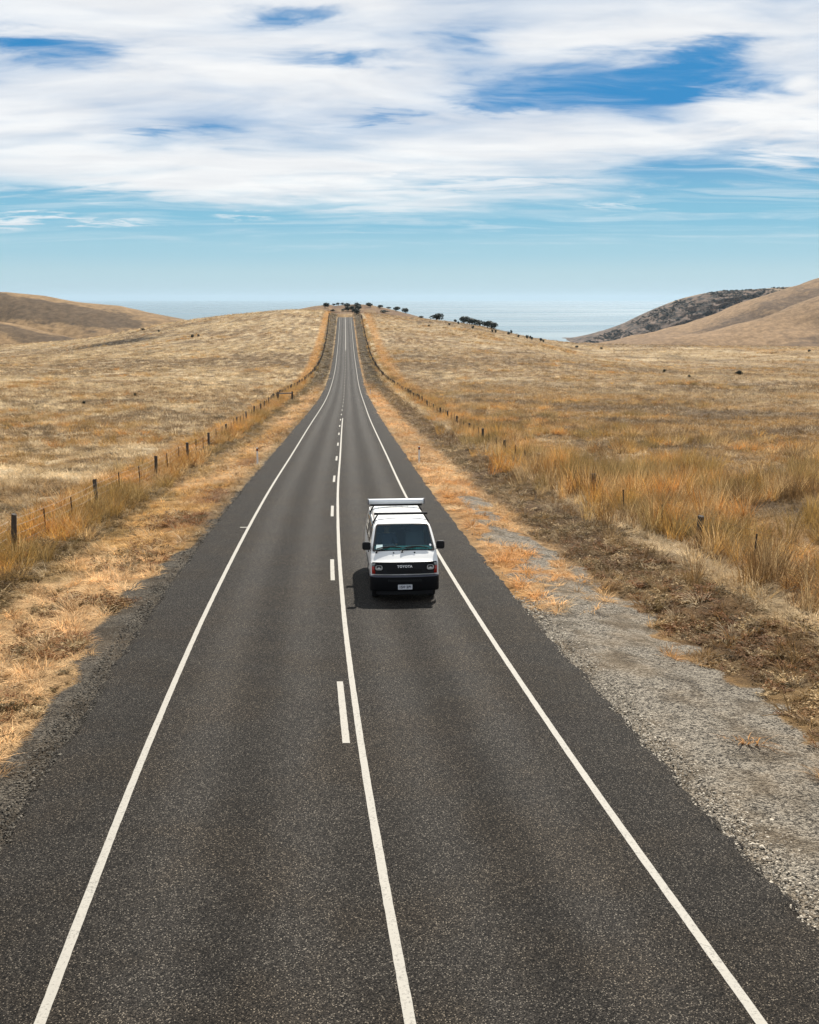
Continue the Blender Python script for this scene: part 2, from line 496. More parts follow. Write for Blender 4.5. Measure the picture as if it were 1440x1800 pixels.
def mat_asphalt():
    m, t, b = material('asphalt')
    p = pos(t)
    at = t.new('ShaderNodeAttribute', attribute_name='lat'); u = at.outputs['Fac']
    v = t.new('ShaderNodeTexVoronoi'); t.put(v.inputs['Vector'], p); v.inputs['Scale'].default_value = 92
    s = t.new('ShaderNodeSeparateColor'); t.put(s.inputs[0], v.outputs['Color'])
    chip = t.math('POWER', s.outputs[0], 1.8)
    fine = t.noise(p, 38, 5, .75)
    med = t.noise(p, 1.1, 6, .62)
    long_ = t.noise(t.scale(p, (1.6, .05, 1)), 1.0, 4, .6)
    k = t.math('ADD', t.math('MULTIPLY', chip, .62), t.math('MULTIPLY', fine, .38))
    col = t.mix(t.step(k, .18, .80, smooth=False), (.003, .0026, .0022), (.050, .0432, .0358))
    col = t.mix(t.step(s.outputs[1], .90, .97), col, (.17, .148, .118))
    # wheel paths polished pale, oily strip between them darker
    au = t.math('ABSOLUTE', u)
    def band(c, w_):
        d = t.math('DIVIDE', t.math('SUBTRACT', au, c), w_)
        return t.math('POWER', 2.71828, t.math('MULTIPLY', t.math('MULTIPLY', d, d), -1))
    tr = t.math('ADD', band(.85, .42), band(2.35, .42))
    dk = t.math('ADD', band(1.62, .36), t.math('MULTIPLY', band(3.5, .5), .55))
    tone = t.math('ADD', t.math('MULTIPLY_ADD', tr, .17, .95), t.math('MULTIPLY', dk, -.17))
    tone = t.math('ADD', tone, t.math('MULTIPLY', t.math('SUBTRACT', med, .5), .55))
    tone = t.math('ADD', tone, t.math('MULTIPLY', t.math('SUBTRACT', long_, .5), .25))
    tc = t.new('ShaderNodeCombineColor')
    for i in range(3): t.put(tc.inputs[i], tone)
    col = t.mix(1.0, col, tc.outputs[0], 'MULTIPLY')
    warm = t.noise(p, .5, 4, .6)
    col = t.mix(t.step(warm, .42, .62), col, t.mix(1.0, col, (1.06, 1.0, .92), 'MULTIPLY'))
    t.put(b.inputs['Base Color'], col)
    t.put(b.inputs['Roughness'], t.step(tr, 0, 1, .85, .75))
    b.inputs['Specular IOR Level'].default_value = .10
    h = t.math('ADD', t.math('MULTIPLY', v.outputs['Distance'], -1), t.math('MULTIPLY', fine, .7))
    t.put(b.inputs['Normal'], t.bump(h, .8, .012))
    return m

def mat_paint():
    m, t, b = material('road_paint')
    p = pos(t)
    w1 = t.noise(p, 30, 6, .75); w2 = t.noise(p, 5, 4, .6)
    wear = t.step(t.math('ADD', t.math('MULTIPLY', w1, .75), t.math('MULTIPLY', w2, .25)), .50, .62)
    t.put(b.inputs['Base Color'], t.mix(t.math('MULTIPLY', wear, .6), t.mix(w2, (.25, .232, .195), (.35, .325, .275)), (.055, .05, .042)))
    b.inputs['Roughness'].default_value = .75
    t.put(b.inputs['Normal'], t.bump(w1, .5, .006))
    return m

def road_z(u, y):
    return ZR(np.minimum(y, 700)) + CZ + 0.015 - 0.006 * np.abs(u)

def strip(name, u0, u1, ya, yb, lift, step=None, wob=0.0):
    ys = [ya]
    while ys[-1] < yb - 1e-6:
        ys.append(min(yb, ys[-1] + (step or max(.12, ys[-1] * .010))))
    ys = np.array(ys)
    w0 = wob * (fbm(ys / .13, ys * 0 + u0, 5, 3) - .5) * 2; w1 = wob * (fbm(ys / .13, ys * 0 + u1, 6, 3) - .5) * 2
    xs = XC(ys)
    P = np.stack([np.stack([xs + u0 + w0, ys, road_z(u0, ys) + lift], -1), np.stack([xs + u1 + w1, ys, road_z(u1, ys) + lift], -1)], 1)
    return grid_mesh(name, P)

def build_road():
    ys = [-58.0]
    while ys[-1] < 690:
        ys.append(ys[-1] + max(.12, min(ys[-1] * .012, 4)) if ys[-1] > 0 else ys[-1] + 1)
    ys = np.array(ys)
    us = np.array([-4.75, -4.42, -3.2, -1.6, 0, 1.6, 3.2, 4.42, 4.7])
    Y, U = np.meshgrid(ys, us, indexing='ij')
    jl = (fbm(ys / .28, ys * 0, 15, 4) - .5) * .28 * (1 - .5 * sstep(ys, 60, 150)); jr = (fbm(ys / .28, ys * 0 + 9, 16, 4) - .5) * .28 * (1 - .5 * sstep(ys, 60, 150))
    U = U.copy()
    U[:, 0] += jl; U[:, 1] += jl; U[:, -1] += jr; U[:, -2] += jr
    Z = road_z(U, Y)
    Z[:, 0] -= .13; Z[:, -1] -= .13
    me = grid_mesh('road', np.stack([XC(Y) + U, Y, Z], -1))
    set_attr(me, 'lat', U.ravel())
    road = tag(link_mesh('road', me, mat_asphalt()), kind='structure')
    mp = mat_paint()
    for u in (-3.205, 3.205):
        link_mesh('edge_line', strip('edge_line', u - .052, u + .052, -50, 640, .004, wob=.005), mp, road)
    link_mesh('centre_line', strip('centre_line', .03, .135, -50, 115, .004, wob=.005), mp, road)
    link_mesh('centre_line', strip('centre_line', .03, .135, 392, 640, .004), mp, road)
    link_mesh('centre_line', strip('centre_line', -.19, -.085, 392, 640, .004), mp, road)
    k = -3
    while 14.3 + 12 * k < 388:
        y0 = 14.3 + 12 * k
        link_mesh('centre_dash', strip('centre_dash', -.20, -.085, y0, y0 + 3.05, .004, .12, .005), mp, road)
        k += 1
    link_mesh('survey_mark', strip('survey_mark', -3.52, -3.25, 35.6, 35.75, .004, .1), mp, road)

build_ground()
build_road()

def build_sea():
    m, t, b = material('sea_water')
    p = pos(t)
    big = t.noise(t.scale(p, (.0004, .0013, 1)), 1.0, 5, .6)
    t.put(b.inputs['Base Color'], t.mix(big, (.06, .11, .13), (.075, .13, .15)))
    t.put(b.inputs['Roughness'], t.step(big, .3, .7, .22, .34))
    b.inputs['IOR'].default_value = 1.33
    w_ = t.noise(t.scale(p, (.02, .05, 1)), 1.0, 6, .65)
    t.put(b.inputs['Normal'], t.bump(w_, .12, 4.0))
    rad = [900, 2000, 4000, 9000, 20000, 60000]
    ang = np.linspace(0, 2 * math.pi, 97)
    P = np.stack([np.stack([r * np.sin(ang), r * np.cos(ang), np.full_like(ang, CZ - 100)], -1) for r in rad])
    tag(link_mesh('sea', grid_mesh('sea', P), m), kind='structure')

build_sea()

# ------------------------------------------------------------------ far hills
def mat_hill(name, tanc, darkc, pscale, thr, rock=False):
    m, t, b = material(name)
    p = pos(t)
    big = t.noise(t.scale(p, (1, .5, 1)), pscale, 6, .6)
    mid = t.noise(p, pscale * 7, 7, .66)
    fine = t.noise(t.scale(p, (1, .6, 1)), .13, 9, .78)
    col = t.mix(mid, tuple(c * .80 for c in tanc), tuple(c * 1.12 for c in tanc))
    scrub = t.step(t.math('ADD', t.math('MULTIPLY', big, .7), t.math('MULTIPLY', mid, .3)), thr, thr + .12)
    at = t.new('ShaderNodeAttribute', attribute_name='scrub').outputs['Fac']
    scrub = t.math('MULTIPLY', t.step(t.math('ADD', at, t.math('ADD', t.math('MULTIPLY', t.math('SUBTRACT', mid, .5), 1.6), t.math('MULTIPLY', t.math('SUBTRACT', big, .5), 1.3))), .30, .75), .75)
    col = t.mix(t.step(t.math('MULTIPLY_ADD', mid, .5, t.math('MULTIPLY', big, .5)), .46, .62), col, t.mix(.5, col, darkc))
    spots = t.new('ShaderNodeTexVoronoi'); t.put(spots.inputs['Vector'], p); spots.inputs['Scale'].default_value = .035
    col = t.mix(t.math('MULTIPLY', t.step(spots.outputs['Distance'], .16, .06), t.step(mid, .48, .60)), col, darkc)
    col = t.mix(scrub, col, darkc)
    col = t.mix(1.0, col, t.mix(t.step(fine, .33, .67), (.55, .52, .48), (1.25, 1.25, 1.25)), 'MULTIPLY')
    if rock:
        rk = t.noise(t.scale(p, (1, 1, 2.0)), .055, 8, .74)
        ra = t.new('ShaderNodeAttribute', attribute_name='rock').outputs['Fac']
        rc = t.mix(t.step(rk, .40, .60), (.012, .011, .010), (.17, .120, .088))
        col = t.mix(t.step(t.math('ADD', ra, t.math('MULTIPLY', t.math('SUBTRACT', mid, .5), .5)), .4, .6), col, rc)
    t.put(b.inputs['Base Color'], col)
    b.inputs['Roughness'].default_value = .95
    b.inputs['Specular IOR Level'].default_value = .1
    t.put(b.inputs['Normal'], t.bump(fine, .6, 2.0))
    return m

def hill(name, skyline, Y0, near, far_, mat, base=-105, rough=3.0, seed=1, nx=150, ny=70, scrub=None, rock=None, post=None):
    """skyline: photo points (px, py) of the ridge as it stands Y0 metres away; the slope runs down 'near' metres towards us"""
    pts = []
    for px, py in skyline:
        d = pix_dir(px, py)
        pts.append((d.x / d.y * Y0, d.z / d.y * Y0))
    f = pchip([q[0] for q in pts], [q[1] for q in pts])
    xs = np.linspace(pts[0][0], pts[-1][0], nx)
    v = np.concatenate([np.linspace(-1, 0, ny), np.linspace(0, 1, ny // 3)[1:]])
    V, X = np.meshgrid(v, xs, indexing='ij')
    Yd = np.where(V < 0, V * near, V * far_)
    top = f(X)
    prof = np.where(V < 0, .5 + .5 * np.cos(np.pi * np.abs(V) ** 1.15), .5 + .5 * np.cos(np.pi * V))
    Z = base + (top - base) * prof
    n = fbm(X / 130 + seed, (Yd + 40 * np.sin(X / 90)) / 170, seed, 4) - .5
    gul = fbm(X / 45 + seed, Yd / 260, seed + 5, 3) - .5
    damp = np.clip(np.abs(V) * 5, .12, 1)
    Z = Z + damp * (n * rough * 3 + gul * rough * 2.2)
    Y = Y0 + Yd
    if post is not None:
        X, Y, Z = post(X, Y, Z, V)
    me = grid_mesh(name, np.stack([X, Y, Z + CZ], -1))
    set_attr(me, 'scrub', (scrub(X, Yd, V) if scrub else np.zeros_like(X)).ravel())
    set_attr(me, 'rock', (rock(X, Yd, V) if rock else np.zeros_like(X)).ravel())
    return tag(link_mesh(name, me, mat), kind='structure'), (X, Y, Z + CZ, V)

M_HL = mat_hill('hill_grass_left', (.235, .152, .075), (.050, .034, .021), .006, .5)
M_HR = mat_hill('hill_grass_right', (.235, .150, .078), (.085, .055, .034), .006, .5)
M_CL = mat_hill('headland_rock', (.25, .175, .105), (.04, .038, .032), .006, .5, rock=True)
hill('hill', [(-900, 420), (-500, 462), (-200, 497), (0, 514), (60, 519), (130, 530), (200, 540), (300, 558), (345, 570), (420, 600), (520, 625)], 1350, 430, 500, M_HL,
     rough=6.5, seed=3, scrub=lambda X, Yd, V: np.exp(-((V + .26) / .13) ** 2) * (1 - sstep(X, -400, -260)) * 1.35)
hill('hill', [(-900, 470), (-400, 535), (-150, 556), (0, 568), (50, 579), (110, 592), (170, 606), (260, 630)], 1020, 260, 260, M_HL,
     rough=2.5, seed=9, scrub=lambda X, Yd, V: np.exp(-((V + .12) / .14) ** 2) * 1.1)
hill('hill', [(960, 640), (1060, 612), (1150, 597), (1250, 585), (1300, 572), (1380, 545), (1440, 521), (1560, 490), (1800, 450), (2300, 400)], 1350, 420, 400, M_HR,
     rough=7.5, seed=14, scrub=lambda X, Yd, V: np.exp(-((V + .42) / .12) ** 2) * .75)
hill('hill', [(960, 625), (1030, 607), (1080, 601), (1160, 588), (1250, 560), (1350, 518), (1440, 491), (1600, 455), (1900, 420), (2400, 390)], 1750, 450, 450, M_HR,
     rough=7.0, seed=22, scrub=lambda X, Yd, V: np.exp(-((V + .22) / .12) ** 2) * .7)

def crag(X, Y, Z, V):
    s = np.clip(-V * 6, 0, 1) * (1 - sstep(X, 720, 900))
    r = fbm(X / 16, Z / 11 + Y / 60, 91, 4) - .5
    r2 = fbm(X / 40, Z / 40, 95, 3) - .5
    return X + s * r * 10, Y - s * (r * 34 + r2 * 40), Z + s * r * 14
HEADLAND, CLG = hill('headland', [(985, 622), (1020, 605), (1050, 592), (1100, 571), (1150, 546), (1190, 529), (1225, 519), (1255, 513), (1300, 510), (1345, 507), (1400, 503), (1440, 498), (1600, 480), (2000, 450)],
     2250, 330, 500, M_CL, rough=3, seed=31, nx=260, ny=90, post=crag,
     rock=lambda X, Yd, V: np.maximum(sstep(-V, .01, .06), 1 - sstep(X, 520, 640)) * (1 - sstep(X, 700, 850) * .8))

# ------------------------------------------------------------------ mesh builder
class MB:
    def __init__(self, warp=None):
        self.v, self.f, self.warp = [], [], warp
    def add(self, verts, faces):
        o = len(self.v)
        self.v += [tuple(p) for p in verts]
        self.f += [tuple(i + o for i in f) for f in faces]
        return self
    def box(self, x0, x1, y0, y1, z0, z1, nx=1):
        xs = [x0 + (x1 - x0) * i / nx for i in range(nx + 1)]
        for a, b_ in zip(xs[:-1], xs[1:]):
            pass
        vs, fs = [], []
        for x in xs:
            vs += [(x, y0, z0), (x, y1, z0), (x, y1, z1), (x, y0, z1)]
        for i in range(nx):
            for k in range(4):
                a, c = i * 4 + k, i * 4 + (k + 1) % 4
                fs.append((a, a + 4, c + 4, c))
        fs += [(0, 1, 2, 3), tuple(nx * 4 + k for k in (3, 2, 1, 0))]
        return self.add(vs, fs)
    def rbox(self, c, size, r, axis=1, seg=4, nx=1):
        """box with rounded outline seen along axis (0 x, 1 y, 2 z)"""
        a, b_ = [(1, 2), (0, 2), (0, 1)][axis]
        out = []
        for k, (sa, sb) in enumerate(((1, 1), (-1, 1), (-1, -1), (1, -1))):
            for i in range(seg + 1):
                th = math.pi / 2 * (k + i / seg)
                out.append((c[a] + sa * (size[a] / 2 - r) + r * math.cos(th), c[b_] + sb * (size[b_] / 2 - r) + r * math.sin(th)))
        n = len(out)
        vs = []
        for e in (-1, 1):
            for (p, q) in out:
                v = [0, 0, 0]; v[a] = p; v[b_] = q; v[axis] = c[axis] + e * size[axis] / 2
                vs.append(v)
        fs = [tuple(range(n - 1, -1, -1)), tuple(range(n, 2 * n))] + [(i, (i + 1) % n, n + (i + 1) % n, n + i) for i in range(n)]
        return self.add(vs, fs)
    def tube(self, pts, rad, n=8, closed_ends=True):
        pts = [Vector(p) for p in pts]
        rads = rad if isinstance(rad, (list, tuple)) else [rad] * len(pts)
        vs, fs = [], []
        for i, p in enumerate(pts):
            d = (pts[min(i + 1, len(pts) - 1)] - pts[max(i - 1, 0)]).normalized()
            s = d.cross(Vector((0, 0, 1))) if abs(d.z) < .95 else d.cross(Vector((1, 0, 0)))
            s.normalize(); q = d.cross(s)
            for k in range(n):
                th = 2 * math.pi * k / n
                vs.append(p + (s * math.cos(th) + q * math.sin(th)) * rads[i])
        for i in range(len(pts) - 1):
            for k in range(n):
                fs.append((i * n + k, i * n + (k + 1) % n, (i + 1) * n + (k + 1) % n, (i + 1) * n + k))
        if closed_ends:
            fs += [tuple(range(n - 1, -1, -1)), tuple(range((len(pts) - 1) * n, len(pts) * n))]
        return self.add(vs, fs)
    def lathe_x(self, cx, cy, cz, prof, n=28):
        """profile of (x offset, radius) turned round the x axis"""
        vs, fs = [], []
        for (dx, r) in prof:
            for k in range(n):
                th = 2 * math.pi * k / n
                vs.append((cx + dx, cy + r * math.cos(th), cz + r * math.sin(th)))
        for i in range(len(prof) - 1):
            for k in range(n):
                fs.append((i * n + k, i * n + (k + 1) % n, (i + 1) * n + (k + 1) % n, (i + 1) * n + k))
        return self.add(vs, fs)
    def grid(self, P, flip=False):
        r, c = len(P), len(P[0])
        vs = [p for row in P for p in row]
        fs = []
        for i in range(r - 1):
            for j in range(c - 1):
                q = (i * c + j, i * c + j + 1, (i + 1) * c + j + 1, (i + 1) * c + j)
                fs.append(q[::-1] if flip else q)
        return self.add(vs, fs)
    def build(self, name, mat, parent=None, smooth=False, bevel=0.0, thick=0.0, normals=True):
        vs = [self.warp(v) for v in self.v] if self.warp else self.v
        me = bpy.data.meshes.new(name)
        me.from_pydata(vs, [], self.f)
        bm = bmesh.new(); bm.from_mesh(me)
        bmesh.ops.remove_doubles(bm, verts=bm.verts, dist=1e-5)
        if normals: bmesh.ops.recalc_face_normals(bm, faces=bm.faces)
        if bevel:
            es = [e for e in bm.edges if e.is_manifold and e.calc_face_angle(0) > .6]
            bmesh.ops.bevel(bm, geom=es, offset=bevel, segments=2, profile=.7, affect='EDGES', clamp_overlap=True)
        bm.to_mesh(me); bm.free()
        o = link_mesh(name, me, mat, parent)
        if thick:
            md = o.modifiers.new('thickness', 'SOLIDIFY'); md.thickness = thick; md.offset = -1
        if smooth:
            me.polygons.foreach_set('use_smooth', [True] * len(me.polygons))
            try:
                me.set_sharp_from_angle(angle=R(32))
            except Exception:
                pass
        return o

# ------------------------------------------------------------------ the camper van (front faces the camera, -Y)
VAN_U, VAN_Y = 1.635, 23.78          # lateral place on the road, front bumper distance

def van_materials():
    M = {}
    m, t, b = material('white_van_paint')
    o_ = objc(t)
    n = t.noise(o_, 2.5, 5, .6); gr = t.noise(t.scale(o_, (6, 6, 1.2)), 2.0, 6, .65)
    z = t.new('ShaderNodeSeparateXYZ'); t.put(z.inputs[0], o_)
    dirt = t.math('MULTIPLY', t.step(z.outputs[2], .95, .35), t.step(gr, .35, .7))
    t.put(b.inputs['Base Color'], t.mix(t.math('MULTIPLY', dirt, .4), t.mix(n, (.77, .755, .72), (.84, .825, .79)), (.36, .31, .25)))
    b.inputs['Roughness'].default_value = .32
    b.inputs['Coat Weight'].default_value = .3; b.inputs['Coat Roughness'].default_value = .12
    M['white'] = m
    M['black'] = plain('black_plastic', (.007, .007, .008), .5, 0, .25)
    M['grille'] = plain('dark_grey_grille', (.012, .012, .015), .45, 0, .3)
    M['bumper'] = plain('charcoal_bumper', (.004, .004, .005), .6, 0, .12)
    M['lip'] = plain('grey_bumper_top', (.06, .06, .075), .5, 0, .4)
    M['rubber'] = plain('rubber', (.02, .02, .02), .8, 0, .25)
    M['steel'] = plain('steel_rim', (.42, .42, .43), .4, .7)
    M['silver'] = plain('anodised_awning', (.60, .63, .66), .38, .25, .5, .05)
    M['chrome'] = plain('headlamp_reflector', (.55, .55, .55), .2, .35, .5, .05)
    M['amber'] = plain('red_orange_lens', (.36, .022, .012), .2, 0, .5, .1)
    M['clear'] = plain('clear_lens', (.34, .34, .33), .15, .2, .5, .05)
    M['plate'] = plain('plate_white', (.66, .67, .70), .45)
    M['ink'] = plain('plate_ink', (.012, .014, .04), .5)
    M['letter'] = plain('badge_white', (.80, .80, .80), .3)
    M['card'] = plain('paper_card', (.70, .86, .82), .7)
    M['dash'] = plain('teal_grey_dash', (.22, .66, .60), .65, 0, .3)
    M['seat'] = plain('dark_seat_cloth', (.15, .17, .20), .9, 0, .2)
    M['skin'] = plain('skin', (.36, .22, .15), .6)
    M['shirt'] = plain('dark_shirt', (.035, .05, .085), .9, 0, .2)
    M['hair'] = plain('dark_hair', (.02, .014, .01), .7)
    m, t, b = material('windscreen_glass')
    t.n.remove(b)
    tr = t.new('ShaderNodeBsdfTransparent'); tr.inputs[0].default_value = (.72, .88, .86, 1)
    gl = t.new('ShaderNodeBsdfGlossy'); gl.inputs['Roughness'].default_value = .03; gl.inputs['Color'].default_value = (.80, .97, .97, 1)
    fr = t.new('ShaderNodeFresnel'); fr.inputs[0].default_value = 1.5
    mx = t.new('ShaderNodeMixShader')
    t.put(mx.inputs[0], t.math('ADD', fr.outputs[0], .045)); t.put(mx.inputs[1], tr.outputs[0]); t.put(mx.inputs[2], gl.outputs[0])
    t.put(t.n['Material Output'].inputs[0], mx.outputs[0])
    M['glass'] = m
    M['tint'] = plain('dark_tinted_glass', (.012, .016, .02), .06, 0, .6)
    return M

def build_van():
    M = van_materials()
    yv = VAN_Y
    slope = math.atan2(float(ZR(yv + 3.2) - ZR(yv + .7)), 2.5)
    head = math.atan2(float(XC(yv + 6) - XC(yv)), 6.0)
    root = empty('camper_van', (float(XC(yv)) + VAN_U, yv, float(road_z(VAN_U, yv))), (slope, 0, -head - R(.5)))
    tag(root, 'white camper van with black grille and roof racks driving down the road', 'van')

    def bow(p):                                     # the front is bowed in plan
        x, y, z = p
        return (x, y + .075 * (abs(x) / .8) ** 2.6 * math.exp(-max(y, 0) / .45), z)
    mb = lambda: MB(bow)
    _hw = pchip([.30, .42, .62, .88, 1.08, 1.22, 1.45, 1.72, 1.83, 1.98], [.805, .825, .842, .845, .838, .822, .782, .718, .675, .60])
    hw = lambda z: float(_hw(z))
    BODY_L = 4.62
    _top = pchip([.03, .06, .10, .20, .30, .335, .95, 1.02, 1.25, 1.7, 2.5, 3.6, 4.35, 4.55, 4.60], [.99, 1.005, 1.03, 1.115, 1.195, 1.222, 1.80, 1.836, 1.870, 1.90, 1.91, 1.90, 1.87, 1.83, 1.78])
    def top(y):
        if .335 <= y <= .95:
            return 1.222 + (y - .335) / .615 * .578
        return float(_top(y))
    WH = ((.72, .315), (3.32, .315))                # wheel centres
    def zbot(y):
        z = .36
        for (cy, cz) in WH:
            d = abs(y - cy)
            if d < .40: z = max(z, cz + math.sqrt(.40 ** 2 - d * d) * .98 - .0)
        return z
    ycols = sorted(set([.03, .06, .10, .15, .20, .25, .30, .335, .40, .47, .55, .62, .70, .78, .86, .95, 1.02, 1.12, 1.25, 1.45, 1.7, 2.0, 2.4, 2.75,
                        4.0, 4.2, 4.35, 4.48, 4.55, 4.60] + [round(3.32 + .42 * math.sin(k * math.pi / 16), 4) for k in range(-8, 9)] + [round(.72 + .42 * math.sin(k * math.pi / 14), 4) for k in range(-7, 8) if k not in (-7,)]))
    rows = [0, .45, .6, .75, .9, 1.0, 1.1, 1.2, 1.32, 1.45, 1.58, 1.68, 1.75]
    def section(y):
        tp = top(y)
        rr = .075 if y > .97 else .034
        out = []
        for i, z in enumerate(rows):
            zz = max(zbot(y), z) if i else zbot(y)
            zz = min(zz, tp - rr)
            out.append((hw(zz), y, zz))
        x0 = hw(tp - rr)
        for k in range(1, 5):                       # rounded roof rail
            th = math.pi / 2 * k / 4
            out.append((x0 - (rr * 1.5) * (1 - math.cos(th)), y, tp - rr + rr * math.sin(th)))
        xe = x0 - rr * 1.5
        crown = .035 if y > 1 else .012
        for k in range(1, 7):
            s = 1 - k / 6
            out.append((xe * s, y, tp + crown * (1 - s * s)))
        return out
    secs = [section(y) for y in ycols]
    nrow = len(rows)
    body = mb()
    for side in (1, -1):
        for i in range(len(secs) - 1):
            for j in range(len(secs[0]) - 1):
                ya, yb = ycols[i], ycols[i + 1]
                if j >= nrow + 3 and ya >= .334 and yb <= .951:
                    continue                        # windscreen opening
                q = [secs[i][j], secs[i + 1][j], secs[i + 1][j + 1], secs[i][j + 1]]
                q = [(side * p[0], p[1], p[2]) for p in q]
                a2 = [Vector(p) for p in q]
                if (a2[0] - a2[2]).cross(a2[1] - a2[3]).length < 1e-7: continue
                body.add(q, [(0, 1, 2, 3)])
        for sec in (secs[0], secs[-1]):             # nose and tail caps
            for j in range(len(sec) - 1):
                a_, c_ = sec[j], sec[j + 1]
                body.add([(side * a_[0], a_[1], a_[2]), (0, a_[1], a_[2]), (0, c_[1], c_[2]), (side * c_[0], c_[1], c_[2])], [(0, 1, 2, 3)])
    # floor pan
    body.add([(-.78, .1, .40), (.78, .1, .40), (.78, 4.55, .40), (-.78, 4.55, .40)], [(0, 1, 2, 3)])
    bo = body.build('body', M['white'], root, smooth=True)
    # roof ribs and front roof seam
    for k in range(7):
        x = (k - 3) * .165
        r_ = mb()
        pts = [(x, y, top(y) + .035 * (1 - (x / .62) ** 2) + .004) for y in (1.30, 1.42, 1.7, 2.2, 3.0, 3.8, 4.3)]
        r_.tube(pts, [.002, .007, .008, .008, .008, .007, .002], 6)
        r_.build('roof_rib', M['white'], bo, smooth=True)
    s_ = mb(); s_.tube([(x, 1.34 + .0, top(1.34) + .035 * (1 - (abs(x) / .62) ** 2) + .001) for x in np.linspace(-.60, .60, 13)], .006, 5)
    s_.build('roof_seam', M['white'], bo)
    g_ = [mb(), mb()]
    for k, sx in enumerate((-1, 1)):                # drip gutters
        pts = [(sx * (hw(min(1.77, top(y) - .06)) + .008), y, min(1.77, top(y) - .06)) for y in [.42 + i * .08 for i in range(8)] + [1.1, 1.5, 2, 3, 4, 4.5]]
        g_[k].tube(pts, .012, 5); g_[k].build('drip_gutter', M['white'], bo, smooth=True)

    # windscreen
    def ws(u, v, off=0.0, inset=.085):
        y = .335 + v * .615; z = 1.222 + v * .578
        h = hw(min(z, 1.80) - .034) - .049
        nrm = (-.578, .615); L = math.hypot(*nrm)
        return (u * h, y + off * nrm[0] / L, z + off * nrm[1] / L + .012 * (1 - u * u))
    def rounded(uv_r=.06, n=7, v0=.03, v1=.97, U=.985):
        pts = []
        for (cu, cv, a0) in ((U - uv_r, v1 - .08, 0), (-U + uv_r, v1 - .08, 90), (-U + uv_r, v0 + .06, 180), (U - uv_r, v0 + .06, 270)):
            for i in range(n):
                a = R(a0 + 90 * i / (n - 1)); ry = .08 if a0 < 180 else .06
                pts.append((cu + uv_r * math.cos(a), cv + ry * math.sin(a)))
        return pts
    gl = mb()
    gl.grid([[ws(-1 + 2 * i / 14, .0 + 1.0 * k / 8, .004) for i in range(15)] for k in range(9)])
    glass = gl.build('windscreen', M['glass'], root, smooth=True)
    sl = mb()                                       # black rubber seal round the glass
    outp = rounded(.07, 7, -.015, 1.02, 1.015); inn = rounded(.06, 7, .045, .965, .965)
    P = [ws(u, v, .012) for u, v in outp] + [ws(u, v, .012) for u, v in inn] + [ws(u, v, -.02) for u, v in inn]
    n = len(outp)
    sl.add(P, [(i, (i + 1) % n, n + (i + 1) % n, n + i) for i in range(n)] + [(n + i, n + (i + 1) % n, 2 * n + (i + 1) % n, 2 * n + i) for i in range(n)])
    sl.build('rubber_seal', M['black'], glass)
    wh = mb()                                       # white pillar fillers outside the rounded seal corners
    for (u0, u1, lo, hi) in ((-.45, .0, 0, 0),):
        pass
    c_ = mb(); c_.add([ws(-.90, .075, .008), ws(-.69, .075, .008), ws(-.69, .235, .008), ws(-.90, .235, .008)], [(0, 1, 2, 3)]); c_.build('paper_card', M['card'], glass, thick=.001)
    c_ = mb(); c_.add([ws(.895 + .035 * math.cos(a), .20 + .045 * math.sin(a), .008) for a in np.linspace(0, 2 * math.pi, 13)[:-1]], [tuple(range(12))]); c_.build('round_sticker', M['plate'], glass, thick=.001)
    # wipers
    for (u0, u1, um) in ((-.88, -.02, -.46), (-.06, .90, .40)):
        w_ = mb(); w_.tube([ws(u0 + (um - u0) * i / 5, -.045 + .13 * (i / 5) ** .6 + .01, .035) for i in range(6)], .014, 6)
        w_.tube([ws(u0, -.06, .0), ws(u0, -.045, .035)], .028, 8)
        wp = w_.build('wiper', M['black'], root, smooth=True)
        bl = mb(); bl.tube([ws(um - .42 + .86 * i / 8, .07 + .055 * math.sin(math.pi * min(1, i / 8)), .028) for i in range(9)], [.008, .016, .018, .020, .022, .020, .018, .016, .008], 6)
        bl.build('blade', M['rubber'], wp)
    for u in (-.35, .36):
        w_ = mb(); w_.rbox((u * .74, .285, 1.19), (.035, .05, .03), .010, 2); w_.build('washer_jet', M['black'], root)

    # front: grille panel, lamps, badge, bumper, plate
    fy = .015
    g = mb()
    g.box(-.735, .735, fy - .004, fy + .05, .70, .985, 10)
    gr = g.build('grille', M['grille'], root, bevel=.008)
    sh = mb(); sh.box(-.80, .80, fy - .012, fy + .07, .978, 1.0, 10); sh.build('grille_top_trim', M['black'], gr)
    for k in range(3):
        sl_ = mb(); sl_.box(-.45, .45, fy - .012, fy + .0, .735 + k * .035, .750 + k * .035, 6); sl_.build('grille_slat', M['black'], gr)
    for sx in (-1, 1):
        l = mb(); l.rbox((sx * .640, fy - .016, .868), (.215, .03, .165), .035, 1)
        la = l.build('headlamp', M['black'], root, smooth=True)
        l = mb(); l.rbox((sx * .640, fy - .034, .868), (.178, .02, .118), .045, 1); l.build('reflector', M['chrome'], la, smooth=True)
        l = mb(); l.rbox((sx * .640, fy - .047, .890), (.115, .012, .050), .01, 1); l.build('bulb_shroud', M['black'], la)
        l = mb(); l.rbox((sx * .640, fy - .049, .865), (.055, .012, .024), .01, 1); l.build('bulb', M['letter'], la)
        l = mb()
        ys_ = [(.735, fy - .012), (.80, fy + .0), (.842, fy + .055), (.850, fy + .15)]
        P = [[(sx * x, y, z) for (x, y) in ys_] for z in (.705, .80, .895)]
        l.grid(P); ind = l.build('indicator', M['amber'], root, smooth=True, thick=.01)
        l = mb(); P = [[(sx * x, y, z) for (x, y) in ys_] for z in (.897, .935, .978)]
        l.grid(P); l.build('side_lamp', M['clear'], root, smooth=True, thick=.01)
    bp = mb()
